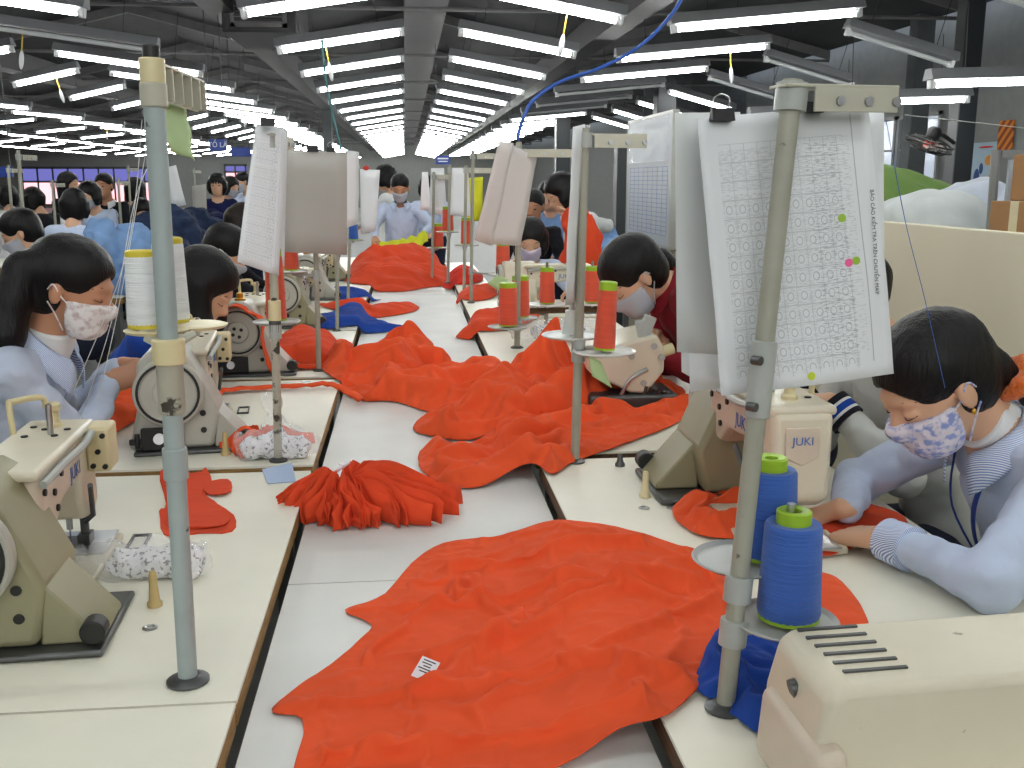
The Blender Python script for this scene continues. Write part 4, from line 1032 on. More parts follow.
G('orange_garment', 'orange garment heaped on the table just beyond the twin orange cones', [(456, 328), (476, 318), (496, 300, .86), (520, 300, .86), (540, 314), (520, 326), (490, 330)], M['orange2'], H=.13, res=.022, seed=22, z=.77, fold=.05, fscale=4, edge=.08)
G('orange_garment', 'orange garment heaped under the far slim stands on the partition side', [(442, 280), (448, 262, .85), (462, 256, .88), (480, 262, .85), (482, 280), (462, 284)], M['redc'], H=.12, res=.035, seed=23, z=.77, fold=.06, fscale=3, edge=.15)
G('orange_garment', 'small orange garment between the far slim stands and the twin cones', [(456, 296), (470, 288), (492, 285), (500, 292), (480, 300)], M['orange2'], H=.05, res=.025, seed=24, z=.77, fold=.03, fscale=4, edge=.08)
# orange strip wrapped over the third machine's handwheel
mw = m3.location
wrap = []
for k_, a in enumerate(np.linspace(2.9, -.35, 22)):
    rr = .094+.006*math.sin(k_*.9); wrap.append([(-.035+rr*math.cos(a)), 0, .165+rr*math.sin(a)])
wrap += [[.062, 0, .09], [.07, 0, .05], [.085, 0, .025]]
wrap = np.array(wrap); m_ = len(wrap); Pw = np.zeros((m_, 7, 3))
for j in range(7):
    Pw[:, j] = wrap; Pw[:, j, 1] = -.045+.013*j-.02; Pw[:, j, [0, 2]] += (.006*noise(np.arange(m_)*.4, j*.8, 3))[:, None]
o = MB().sheet(Pw).build('fabric_strip', M['orange'], None, smooth=180, solid=.003); o.location = tuple(mw); setp(o, 'orange strip draped over the handwheel of the third machine', 'cloth strip')
# ------------------------------------------------------------------ plastic bags of printed labels
M['labels'] = spots_mat('white labels with grey print', (236, 236, 240), (140, 140, 150), 120, .56, .62)
def bag(label, cx, cy, z0, lump, skin, seed, tie=None):
    r = thing('plastic_bag', label, 'bag', (cx, cy, z0))
    s = SDF(.006)
    for a, b, ra, rb in lump: s.u(rcone(a, b, ra, rb), .02)
    s.post = lambda P: .010*noise(P[:, 0]*45, P[:, 1]*45, P[:, 2]*45+seed)
    V, Fc = s.mesh(); V[:, 2] = np.maximum(V[:, 2], .002); link('label_wad', V, Fc, M['labels'], r, smooth=30)
    s = SDF(.006)
    for a, b, ra, rb in skin: s.u(rcone(a, b, ra, rb), .03)
    s.post = lambda P: .012*(1-2*np.abs(noise(P[:, 0]*22, P[:, 1]*22, P[:, 2]*22+seed)))
    V, Fc = s.mesh(); V[:, 2] = np.maximum(V[:, 2], .001); link('film', V, Fc, M['plastic'], r, smooth=180)
    return r
c = on(140, 578)
bag('clear plastic bag of printed white labels beside the cream and olive machine', c[0], c[1], .761, [((-.03, .01, .026), (.085, -.005, .028), .024, .030)], [((-.125, .03, .024), (-.06, .015, .03), .026, .034), ((-.05, .01, .03), (.10, -.006, .032), .038, .038)], 3)
c = on(277, 458)
bag('clear plastic bag tied at the top beside the orange rosette on the second table', c[0], c[1], .761, [((-.06, 0, .027), (.055, .0, .025), .030, .032), ((0, 0, .04), (0, .01, .06), .03, .02)], [((-.075, 0, .034), (.075, .0, .034), .040, .040), ((0, 0, .055), (.0, .012, .12), .06, .016), ((0, .012, .11), (-.012, .015, .15), .015, .03)], 7)
c = on(560, 335, .79)
bag('crumpled clear plastic on the table by the twin orange cones', c[0], c[1], .775, [((-.1, 0, .03), (.1, .0, .03), .03, .03)], [((-.18, 0, .04), (.16, .0, .04), .05, .05)], 11)
c = on(490, 322, .79)
# loose spool pins and metal eyelets on the tables
def pin(label, x, y, h=.062, mat='wood'):
    o = MB().lathe([(.0125, 0), (.0125, .006), (.009, .010), (.007, h*.55), (.0065, h*.93), (.004, h)], n=18).build('spool_pin', M[mat], None, smooth=50); o.location = (x, y, .7605); return setp(o, label, 'spool pin')
q = on(155, 606); pin('turned wooden spool pin standing beside the bag of printed labels', q[0], q[1])
q = on(645, 497); pin('cream spool pin on the nearest partition-side table by the bunched orange garment', q[0], q[1], .06, 'cream2')
q = on(226, 455); pin('pale wooden spool pin beside the orange rosette', q[0], q[1], .06)
q = on(620, 466); pin('small dark spool pin at the far corner of the nearest partition-side table', q[0], q[1], .03, 'dsteel')
def eyelet(label, px_, py_):
    o = MB().lathe([(.006, .0002), (.012, .0002), (.012, .0014), (.0085, .003), (.006, .0014)], n=24, loop=True).build('eyelet', M['steel'], None); o.location = on(px_, py_, .7602); setp(o, label, 'eyelet')
eyelet('metal eyelet in the table top just beyond the bag of labels', 198, 549); eyelet('metal eyelet in the table top near the foot of the nearest grey pole', 150, 628)
eyelet('metal eyelet in the table top behind the bunched orange garment, nearer its edge', 672, 508); eyelet('metal eyelet in the table top by the cream spool pin', 644, 508)
# spare spool wheel lying by the boxy housing, black ring on the table
o = MB().lathe([(.016, 0), (.024, 0), (.024, .008), (.016, .008)], n=28, loop=True).build('rubber_ring', M['black'], None); o.location = on(727, 536, .761); setp(o, 'black rubber ring lying by the bunched orange garment', 'ring')
# ------------------------------------------------------------------ the big inspection sheet
def paper_print_mat():
    m = mk('printed inspection form', (226, 229, 232), .8, spec=.2); nt = m.node_tree; N, L = nt.nodes, nt.links; b = N['Principled BSDF']
    uv = N.new('ShaderNodeUVMap'); sp = N.new('ShaderNodeSeparateXYZ'); L.new(uv.outputs[0], sp.inputs[0])
    def mth(op, a, b_=None, c_=None):
        n = N.new('ShaderNodeMath'); n.operation = op
        for i, v in enumerate((a, b_, c_)):
            if v is None: continue
            if isinstance(v, (int, float)): n.inputs[i].default_value = v
            else: L.new(v, n.inputs[i])
        return n.outputs[0]
    U, V = sp.outputs[0], sp.outputs[1]
    def band(x, a, b_): return mth('MULTIPLY', mth('GREATER_THAN', x, a), mth('LESS_THAN', x, b_))
    def lines(x, n, w):
        f = mth('FRACT', mth('MULTIPLY', x, n)); return mth('LESS_THAN', mth('ABSOLUTE', mth('SUBTRACT', f, .5)), w)
    area = mth('MULTIPLY', band(U, .10, .80), band(V, .04, .90))
    nr = 15.0; nc = 13.0
    grid = mth('MAXIMUM', lines(V, nr, .025), lines(mth('ADD', U, .02), nc, .022))
    fu = mth('SUBTRACT', mth('FRACT', mth('ADD', mth('MULTIPLY', mth('ADD', U, .02), nc), .0)), .0); fv = mth('FRACT', mth('ADD', mth('MULTIPLY', V, nr), .5))
    du = mth('SUBTRACT', mth('FRACT', mth('ADD', mth('MULTIPLY', mth('ADD', U, .02), nc), .5)), .5); dv = mth('SUBTRACT', fv, .5)
    r = mth('SQRT', mth('ADD', mth('MULTIPLY', du, du), mth('MULTIPLY', dv, dv)))
    circ = mth('MULTIPLY', mth('LESS_THAN', mth('ABSOLUTE', mth('SUBTRACT', r, .22)), .04), band(V, .06, .72))
    tx = N.new('ShaderNodeTexNoise'); tx.inputs['Scale'].default_value = 1; mp = N.new('ShaderNodeMapping'); mp.inputs['Scale'].default_value = (26, 210, 1); L.new(uv.outputs[0], mp.inputs[0]); L.new(mp.outputs[0], tx.inputs['Vector'])
    colsel = mth('MAXIMUM', mth('MULTIPLY', mth('GREATER_THAN', r, .34), band(V, .05, .72)), band(V, .73, .88))
    txt = mth('MULTIPLY', mth('MULTIPLY', mth('GREATER_THAN', tx.outputs['Fac'], .50), colsel), .55)
    txt2 = mth('MULTIPLY', mth('MULTIPLY', mth('GREATER_THAN', tx.outputs['Fac'], .57), band(U, .60, .86)), band(V, .10, .9))
    ink = mth('MULTIPLY', mth('MULTIPLY', mth('MINIMUM', mth('ADD', mth('ADD', mth('MULTIPLY', grid, 1.1), circ), txt), 1), area), .34)
    vert = mth('MULTIPLY', mth('MULTIPLY', mth('LESS_THAN', mth('ABSOLUTE', mth('SUBTRACT', U, .885)), .003), band(V, .06, .97)), .5)
    tot = mth('MINIMUM', mth('ADD', mth('MAXIMUM', ink, vert), mth('MULTIPLY', txt2, .25)), 1)
    mx = N.new('ShaderNodeMix'); mx.data_type = 'RGBA'; mx.inputs['A'].default_value = srgb(226, 229, 233); mx.inputs['B'].default_value = srgb(96, 100, 112)
    L.new(tot, mx.inputs['Factor']); L.new(mx.outputs['Result'], b.inputs['Base Color']); return m
M['form'] = paper_print_mat()
def uvsheet(P, mat, name, parent):
    m_, n_, _ = P.shape
    o = MB().sheet(P).build(name, mat, parent, smooth=60, solid=.0005)
    uvl = o.data.uv_layers.new(name='UVMap')
    for l in o.data.loops:
        i, j = divmod(l.vertex_index, n_); uvl.data[l.index].uv = (j/(n_-1), 1-i/(m_-1))
    return o
sheet = thing('inspection_sheet', 'large printed inspection form with coloured dots hanging from the leaning stand, in front', 'paper', tuple(at(790, 120, 1.30)))
TLp, TRp, BLp, BRp = at(697, 118, 1.285), at(868, 104, 1.30), at(722, 396, 1.255), at(896, 374, 1.27)
Pm = panel(TLp, TRp, BLp, BRp, 24, 18, .010, 51); Pf = Pm-np.array(sheet.location)
uvsheet(Pf, M['form'], 'sheet', sheet)
back = []
nrm = np.cross(TRp-TLp, BLp-TLp); nrm /= np.linalg.norm(nrm)
if nrm[1] < 0: nrm = -nrm
def spt(u, v, off=-.002):
    i, j = v*(Pf.shape[0]-1), u*(Pf.shape[1]-1); i0, j0 = min(int(i), Pf.shape[0]-2), min(int(j), Pf.shape[1]-2); a, b_ = i-i0, j-j0
    p_ = (Pf[i0, j0]*(1-a)+Pf[i0+1, j0]*a)*(1-b_)+(Pf[i0, j0+1]*(1-a)+Pf[i0+1, j0+1]*a)*b_
    return p_+nrm*off
ex, ez = TRp-TLp, TLp-BLp; ex = ex/np.linalg.norm(ex); ez = ez-ex*(ez@ex); ez /= np.linalg.norm(ez); ny_ = -nrm
def sheet_text(body, size, u, v, mat, name='lettering'):
    # baseline runs down the sheet
    Rm_ = Matrix(np.stack([-ez, ex, -nrm], 1).tolist())
    t_ = text(name, body, size, M[mat], sheet, tuple(spt(u, v, -.003)), (0, 0, 0), extrude=.0001); t_.rotation_euler = Rm_.to_euler()
sheet_text('BÁO CÁO KIỂM TRA TRÊN CHUYỀN MAY', .0074, .945, .50, 'ink', 'title_lettering')
for u, v, mt in [(.775, .40, 'lime'), (.785, .565, 'pinkdot'), (.83, .56, 'lime'), (.50, .965, 'limedot')]:
    if mt == 'pinkdot' and 'pinkdot' not in M: M['pinkdot'] = mk('pink sticker', (240, 96, 160), .6)
    if mt == 'limedot' and 'limedot' not in M: M['limedot'] = mk('lime sticker', (200, 214, 60), .6)
    p_ = spt(u, v, -.0016); MB().lathe([(.0055, -.0003), (.0055, .0003)], p_, np.stack([ex, ez, -nrm], 1), n=18).build('sticker_dot', M[mt], sheet)
hang('plain white sheet hung behind the big inspection form, showing at its left', 'paper_sheet', 'paper', panel(at(678, 118, 1.35), at(884, 110, 1.37), at(690, 392, 1.33), at(884, 366, 1.35), 16, 12, .008, 55), M['paper'])
hang('grey white card behind the big inspection form, showing along its edge', 'card_sheet', 'card', panel(at(675, 113, 1.325), at(740, 112, 1.335), at(677, 352, 1.325), at(740, 356, 1.335), 6, 4, .003, 57), mk('pale grey card', (206, 210, 210), .85), thick=.0015)
hang('white sheet with a small printed box showing under the pale grey card', 'paper_sheet', 'paper', panel(at(677, 200, 1.345), at(716, 200, 1.348), at(682, 372, 1.34), at(716, 392, 1.343), 8, 5, .003, 59), M['paper'])
clip('silver-wired black clip at the top of the big inspection form', at(722, 121, 1.278), 0, .8); clip('black clip under the top bar of the leaning stand', at(812, 113, 1.292), 0, .7)
ps_ = bpy.data.objects['paper_strip']; uvl = ps_.data.uv_layers.new(name='UVMap')
for l_ in ps_.data.loops:
    i, j = divmod(l_.vertex_index % 84, 6); uvl.data[l_.index].uv = (j/5, 1-i/13)
ps_.data.materials[0] = M['form']
# thread lines
def thread(label, pts, mat, r=.0006, name='thread'):
    p = spline(np.array(pts), 6); c = p.mean(0); o = MB().tube(p-c, r, n=5).build(name, M[mat], None); o.location = c; return setp(o, label, 'thread')
thread('white thread running down from the nearest stand past the ponytailed worker\'s face, first of three', [at(142, 120, 1.38), at(125, 260, 1.42), at(72, 395, 1.6)], 'twhite')
thread('white thread running down from the nearest stand past the ponytailed worker\'s face, second of three', [at(146, 150, 1.38), at(120, 300, 1.42), at(98, 400, 1.6)], 'twhite')
thread('white thread running down from the nearest stand past the ponytailed worker\'s face, steepest of three', [at(158, 150, 1.44), at(135, 200, 1.44), at(112, 320, 1.5), at(80, 420, 1.7)], 'twhite')
thread('blue thread rising from the blue cones to the leaning stand\'s top bar', [at(886, 120, 1.36), at(905, 220, 1.4), at(925, 300, 1.44), at(945, 388, 1.5)], 'tblue')
# ------------------------------------------------------------------ people
def nz(v): v = np.asarray(v, float); return v/np.linalg.norm(v)
def ik(S, H, l1, l2, pole):
    S, H = np.array(S, float), np.array(H, float); d = H-S; L = np.linalg.norm(d); L2 = min(L, (l1+l2)*.995); u = d/L
    a = (l1*l1-l2*l2+L2*L2)/(2*L2); hgt = math.sqrt(max(l1*l1-a*a, 0)); p = np.array(pole, float); p = p-u*(p@u); p = nz(p)
    return S+u*a+p*hgt, S+u*L2
def hand_ops(s, w, d, n, side, curl=.5, sc=1.0, spread=.12):
    """w wrist, d direction of the fingers, n the way the palm faces, side +1 when the thumb is on +t"""
    d = nz(d); n = nz(np.asarray(n)-d*(np.asarray(n)@d)); t = np.cross(d, n)*side
    P = lambda a, b, c: w+sc*(d*a+t*b+n*c)
    for b in (-.030, -.011, .010, .028): s.u(rcone(P(.0, b*.55, 0), P(.082-.25*abs(b), b, 0), .0145*sc, .0118*sc), .012*sc)
    for b, ln, sp in ((.029, .066, .10), (.010, .076, .02), (-.010, .070, -.06), (-.028, .056, -.15)):
        p = P(.082-.25*abs(b), b, 0); ang = .15+curl*.35; dirb = nz(d+t*(sp*spread*4)); segs = (.45, .31, .24); r = .0092
        for i, q in enumerate(segs):
            dd = dirb*math.cos(ang)+n*math.sin(ang); e = p+dd*ln*q*sc
            s.u(rcone(p, e, r*sc, (r-.0011)*sc), .004*sc); p = e; r -= .0011; ang += curl*(.75 if i == 0 else .55)
    p = P(.022, .026, .004); q = P(.050, .056, .018+.012*curl); q2 = P(.078, .062-.012*curl, .030+.022*curl); q3 = P(.098, .056-.02*curl, .036+.03*curl)
    s.u(rcone(p, q, .0145*sc, .0110*sc), .012*sc); s.u(rcone(q, q2, .0108*sc, .0095*sc), .005*sc); s.u(rcone(q2, q3, .0095*sc, .0075*sc), .004*sc)
def person(label, hc, yaw, pitch, nb, pv, face, hands, shirt, skin='skin', hair='bob', hmat='hair', mask=None, h=.012, hs=1.0, roll=0, sit=True, collar=None, extra=None, elb=None, curl=(.6, .6), handdir=None, palm=None, trous='trous', eyes='shut', group=None, bulk=1.0, cuffs=None, undershirt=None, legs=True, hand_sc=.98):
    hc, nb, pv = [np.array(v, float) for v in (hc, nb, pv)]
    f = np.array([math.cos(face), math.sin(face), 0.0]); l = np.array([-f[1], f[0], 0.0]); up = nz(nb-pv)
    fw_ = nz(f-up*(f@up))
    root = thing('person', label, 'person', (pv[0], pv[1], 0), group=group)
    Rh = rotz(yaw)@roty(pitch)@rotx(roll)
    H = lambda x, y, z: hc+hs*(Rh@np.array([x, y, z], float))
    E = lambda c, r, k=.012: s.u(sell(H(*c), np.array(r)*hs, Rh), k*hs)
    sw = .158*bulk; sh = {q: nb-up*.045+l*sw*q for q in (1, -1)}
    # -- body: head, neck, core, arms, hands, one surface
    s = SDF(h)
    E((-.012, 0, .036), (.094, .074, .083)); E((.03, 0, -.028), (.063, .058, .085), .03); E((.048, 0, -.078), (.036, .038, .030), .025)
    s.u(rcone(H(.078, 0, .008), H(.103, 0, -.030), .008*hs, .0125*hs), .012*hs); E((.094, 0, -.036), (.012, .017, .010), .008)
    E((.074, 0, .020), (.020, .050, .012), .014)
    if h < .009:
        for q in (1, -1):
            s.sub(sell(H(.098, .032*q, .0), np.array((.012, .016, .012))*hs, Rh), .012*hs)
            E((.077, .031*q, -.001), (.0135, .016, .0115), .004)
        E((.088, 0, -.058), (.012, .023, .0065), .006); E((.087, 0, -.069), (.011, .019, .006), .006)
    for q in (1, -1): E((-.006, .077*q, -.006), (.017, .009, .030), .008); 
    s.u(rcone(H(-.028, 0, -.045), nb+up*.0, .050*hs, .052), .02)
    s.u(rcone(nb-up*.03, pv+up*.05, .07, .09), .03)
    wr = {}; el = {}
    for q, tgt in zip((1, -1), hands):
        pole = (elb[0] if q == 1 else elb[1]) if elb else (l*q*.8-np.array([0, 0, .45])-f*.3)
        e, w = ik(sh[q], tgt, .268, .242, pole); el[q], wr[q] = e, w
        s.u(rcone(nb-up*.05, sh[q], .05, .042), .02); s.u(rcone(sh[q], e, .042, .034), .01); s.u(rcone(e, w, .034, .0245), .01)
        dd = nz(w-e) if not handdir else nz(handdir[0 if q == 1 else 1]); nn = palm[0 if q == 1 else 1] if palm else np.array([0, 0, -1.0])
        hand_ops(s, w+dd*.006, dd, nn, (1 if q == 1 else -1)*(-1), curl[0 if q == 1 else 1], sc=hand_sc)
    body = sdf_obj(s, 'body', M[skin], root)
    # -- shirt
    s = SDF(h*1.15)
    rt = np.stack([fw_, l, up], 1)
    ln = np.linalg.norm(nb-pv)
    s.u(sell(nb-up*.16, (.112*bulk, .158*bulk, .155), rt), .04); s.u(sell(nb-up*(ln*.55), (.105*bulk, .142*bulk, .17), rt), .06); s.u(sell(pv+up*.06, (.122*bulk, .165*bulk, .15), rt), .07)
    s.u(rcone(nb-up*.025, nb-up*.08, .058, .09), .04)
    for q in (1, -1):
        s.u(rcone(nb-up*.055+l*.05*q, sh[q], .062, .056), .04); s.u(rcone(sh[q], el[q], .057*bulk, .050), .02)
        w2 = wr[q]+(el[q]-wr[q])*(.06 if not cuffs else .05); s.u(rcone(el[q], w2, .050, .036), .02)
    sd0 = random.Random(label).random()*50
    def wrinkle(P):
        v = (P@up)
        return .007*(1-2*np.abs(noise(P[:, 0]*9+sd0, P[:, 1]*9, P[:, 2]*13)))+.0035*noise(P[:, 0]*26+sd0, P[:, 1]*26, P[:, 2]*34)
    s.post = wrinkle
    # neckline cut
    s.ops.append(('-', rcone(nb-up*.012, nb+up*.12+fw_*.03, .050, .075), .008))
    so = sdf_obj(s, 'shirt', M[shirt], root)
    if cuffs:
        for q in (1, -1):
            if not cuffs[0 if q == 1 else 1]: continue
            a = wr[q]+(el[q]-wr[q])*.035; b = wr[q]+(el[q]-wr[q])*.28
            rr = [.041, .0395, .042, .041, .0425]
            MB().tube([a+(b-a)*t_ for t_ in (0, .05, .5, .92, 1)], rr, n=28).build('cuff', M[cuffs[0 if q == 1 else 1]], so, world=False).location = -np.array(root.location)
    if collar:
        A = np.linspace(-2.75, 2.75, 40); P = np.zeros((40, 6, 3))
        for i, a in enumerate(A):
            fr_ = abs(a)/2.75; dirv = -(fw_*math.cos(a))+l*math.sin(a)
            for j in range(6):
                v = j/5; rad = .056+.012*fr_+(.010+.040*(.4+.6*fr_**2))*v; zz = .040-.030*fr_-.004*v-(.045*v*v*(.5+.9*fr_**3))
                P[i, j] = nb+dirv*rad*np.array(1.0)+up*zz+fw_*(.004+.010*fr_)
        MB().sheet(P).build('collar', M[collar], so, smooth=180, solid=.003).location = -np.array(root.location)
    if undershirt:
        MB().tube([nb-up*.03+fw_*.004, nb+up*.02+fw_*.006, nb*.35+H(-.022, 0, -.075)*.65], [.066, .058, .056], n=28).build('undershirt_collar', M[undershirt], so, bevel=.006).location = -np.array(root.location)
    # -- trousers and shoes
    if legs:
        s = SDF(.016); sdw = .095; kn, an = {}, {}
        s.u(sell(pv+np.array([0, 0, -.0]), (.125, .165, .11), np.stack([f, l, [0, 0, 1.0]], 1)), .03)
        for q in (1, -1):
            hp = pv+l*q*.085-np.array([0, 0, .02])
            if sit: kn[q] = hp+f*.40+np.array([0, 0, .02]); an[q] = np.array([kn[q][0], kn[q][1], .09])-f*.05
            else: kn[q] = hp+f*.02-np.array([0, 0, (hp[2]-.09)*.48]); an[q] = np.array([hp[0], hp[1], .09])
            s.u(rcone(hp, kn[q], .088, .060), .03); s.u(rcone(kn[q], an[q], .060, .048), .01)
        V, Fc = s.mesh(); link('trousers', V, Fc, M[trous], root, smooth=180, world=True)
        for q in (1, -1):
            c = an[q]; V = np.array([[0, 0, 0]]); mb = MB()
            mb.ell((0, 0, 0), (.12, .044, .045), rotz(face)); mb.V[-1][:, 2] = np.maximum(mb.V[-1][:, 2], -.04)
            o = mb.build('shoe', M['black'], root, smooth=180); o.location = Vector(c+f*.05+np.array([0, 0, -.045]))-root.location
    # -- hair
    hh = min(h, .009); s = SDF(hh)
    if hair == 'short':
        E((-.014, 0, .046), (.101, .082, .081), .01); E((-.045, 0, -.005), (.062, .074, .062), .02)
    else:
        E((-.012, 0, .046), (.107, .087, .087), .01); E((-.045, 0, -.012), (.070, .076, .078), .03)
    s.sub(sell(H(.102, 0, -.040), np.array((.072, .074, .092))*hs, Rh), .012*hs)
    if hair in ('tied', 'short', 'bun'):
        for q in (1, -1): s.sub(sell(H(.02, .088*q, -.022), np.array((.05, .026, .036))*hs, Rh), .01*hs)
    if hair == 'bun': E((-.115, 0, .02), (.036, .036, .036), .012)
    dn = np.array([0, 0, -1.0])
    if hair == 'tied' and extra and 'tail' in extra:
        pts = [np.array(p) for p in extra['tail']]; rr = extra['tailr']
        for i in range(len(pts)-1): s.u(rcone(pts[i], pts[i+1], rr[i], rr[i+1]), .012)
    if hair in ('bob', 'long'):
        L = .10 if hair == 'bob' else .24
        for q in (1, -1):
            for xx in ((-.045, -.015, .012) if hair == 'bob' else (-.05, -.02, .01)):
                a = H(xx, .074*q, .02); s.u(rcone(a, a+dn*L*.55*hs+l*0, .028*hs, .026*hs), .02); s.u(rcone(a+dn*L*.5, a+dn*L-f*.02, .026*hs, .016*hs), .02)
        a = H(-.085, 0, .01)
        for yy in (-.04, 0, .04):
            a = H(-.075, yy, .01); s.u(rcone(a, a+dn*L, .042*hs, .030*hs), .03)
    if extra and extra.get('fringe'): 
        for yy in (-.045, -.022, 0, .022, .045): s.u(rcone(H(.07-.2*abs(yy), yy, .085), H(.098-.25*abs(yy), yy*1.15, .022), .016*hs, .008*hs), .012)
    s.post = lambda P: .0022*noise(P[:, 0]*75, P[:, 1]*75, P[:, 2]*14)
    sdf_obj(s, 'hair', M[hmat], root)
    # -- face details
    for q in (1, -1):
        ey = MB()
        if eyes == 'shut': ey.tube(spline([H(.075, .046*q, -.005), H(.0862, .038*q, -.0085), H(.0892, .030*q, -.0095), H(.0855, .019*q, -.006)], 5), .0011*hs, n=6)
        else: ey.ell(H(.0875, .031*q, -.001), np.array((.0055, .0115, .0042))*hs, Rh, nu=10, nv=6)
        ey.build('eyelash' if eyes == 'shut' else 'eye', M['lash'], root, smooth=180).location = -np.array(root.location)
    for q in (1, -1):
        br = MB(); br.tube(spline([H(.067, .0515*q, .0205), H(.083, .037*q, .0255), H(.0902, .018*q, .0225)], 5), [.0008*hs]+[.0017*hs]*9+[.0010*hs], n=6)
        br.build('eyebrow', M[hmat], root, smooth=180).location = -np.array(root.location)
    if mask:
        s = SDF(min(h, .006))
        E((.032, 0, -.030), (.072, .067, .092), .01); E((.052, 0, -.080), (.044, .046, .036), .02); s.u(rcone(H(.080, 0, .0), H(.100, 0, -.032), .018*hs, .022*hs), .02*hs)
        if h < .009: s.post = lambda P: .002*noise(P[:, 0]*60, P[:, 1]*60, P[:, 2]*60)
        s.isect(sbox(H(.075, 0, -.068), np.array((.060, .09, .050))*hs, .006, Rh))
        mo = sdf_obj(s, 'face_mask', M[mask], root)
        if h < .012:
            for q in (1, -1):
                lp = MB()
                lp.tube(spline([H(.022, .064*q, -.028), H(.008, .078*q, -.010), H(-.010, .088*q, .016), H(-.022, .086*q, .0)], 5), .0018*hs, n=6)
                lp.tube(spline([H(.02, .060*q, -.095), H(.0, .076*q, -.055), H(-.018, .086*q, -.028)], 5), .0018*hs, n=6)
                lp.build('ear_loop', M[mask], mo, smooth=180).location = -np.array(root.location)
    return root, dict(H=H, Rh=Rh, el=el, wr=wr, sh=sh, up=up, f=f, fw=fw_, l=l, nb=nb, so=so)
def at3(x, y, Y): return at(x, y, Y)
# worker with the orange scrunchie (nearest, partition side)
hc = at(936, 384, 1.72); nb = at(1000, 432, 1.735); pv = np.array([1.40, 1.74, .52])
wl, wrr = on(884, 538, .806), on(846, 508, .812)
P1, k1 = person('worker in pale blue shirt and blue print mask, orange scrunchie in her black hair', hc, math.radians(184), math.radians(33), nb, pv, math.radians(180), (wl, wrr), 'shirt', h=.0055, hs=1.04, hand_sc=1.12, hair='tied', mask='maskb', collar='stripecuff', undershirt='whitec', cuffs=('stripecuff', None), curl=(.35, .55),
    handdir=(nz(on(836, 534, .775)-wl), nz(on(815, 515, .775)-wrr)), palm=((0, .1, -1), (0, -.2, -1)), elb=(np.array([.3, -.8, .05]), np.array([.2, .8, -.2])), extra={'tail': [at(965, 350, 1.72), at(994, 366, 1.70), at(1020, 382, 1.70), at(1042, 420, 1.72)], 'tailr': [.045, .028, .02, .016]})
s = SDF(.005); cS = at(1014, 378, 1.70); axs = nz(at(1026, 384, 1.71)-at(998, 362, 1.70)); u_, v_, _ = frame(axs)
for i in range(11):
    a = 2*PI*i/11; b_ = 2*PI*(i+1)/11; r1_ = .030
    s.u(rcone(cS+r1_*(u_*math.cos(a)+v_*math.sin(a)), cS+r1_*(u_*math.cos(b_)+v_*math.sin(b_)), .017+.004*math.sin(i*2.3), .017+.004*math.sin(i*2.3+2.3)), .008)
s.post = lambda P: .003*noise(P[:, 0]*120, P[:, 1]*120, P[:, 2]*120)
sdf_obj(s, 'scrunchie', M['scrunch'], P1)
lan = MB(); nbp, fwp, upp, lp_ = k1['nb'], k1['fw'], k1['up'], k1['l']
for q in (.30, ):
    pass
pts = [nbp+fwp*.066+lp_*.062-upp*.012, nbp+fwp*.125+lp_*.055-upp*.07, nbp+fwp*.142+lp_*.02-upp*.16, nbp+fwp*.137+lp_*.0-upp*.26, nbp+fwp*.125-lp_*.01-upp*.34]
pp = spline(pts, 6); wv = np.cross(np.gradient(pp, axis=0), fwp); wv /= np.linalg.norm(wv, axis=1)[:, None]
MB().sheet(np.stack([pp-wv*.006, pp+wv*.006], 1)).build('lanyard', M['lanyard'], P1, smooth=180, solid=.0015).location = -np.array(P1.location)
MB().tube(spline([nbp+fwp*.07-lp_*.055-upp*.012, nbp+fwp*.135-lp_*.03-upp*.10, nbp+fwp*.140-lp_*.01-upp*.26], 6), .0022, n=6).build('lanyard_cord', M['lanyard'], P1, smooth=180).location = -np.array(P1.location)
Hh = k1['H']; MB().ell(Hh(.0, .084, -.038), (.004, .003, .006)).build('earring', M['gold'], P1, smooth=180).location = -np.array(P1.location)
# ponytailed worker (nearest on the other side)
hc = at(72, 288, 2.45); nb = at(43, 345, 2.47); pv = np.array([-1.22, 2.45, .54])
P2, k2 = person('worker with a long ponytail, pale blue shirt and white print mask, bent over her sewing', hc, math.radians(-6), math.radians(15), nb, pv, 0.0, (at(122, 366, 2.80), at(108, 384, 2.66)), 'shirt2', skin='skin2', h=.0065, hs=.95, hand_sc=1.15, hair='tied', mask='maskp', collar='stripecuff', undershirt='whitec', curl=(.8, .8),
    handdir=(np.array([.85, .3, -.1]), np.array([.75, .45, .25])), palm=((0, -.5, -1), (.2, .6, -.8)), elb=(np.array([-.2, .5, -.9]), np.array([.15, -.5, -.9])), extra={'tail': [at(40, 268, 2.42), at(22, 268, 2.40), at(12, 300, 2.38), at(6, 335, 2.36), at(-10, 385, 2.35)], 'tailr': [.05, .036, .044, .042, .02]})
R_ = frame(at(18, 272, 2.40)-at(34, 264, 2.42)); 
MB().lathe([(.026, -.008), (.034, -.006), (.034, .006), (.026, .008)], at(27, 266, 2.405), np.stack(R_, 1), n=20, loop=True).build('hair_band', M['whitec'], P2, smooth=180).location = -np.array(P2.location)
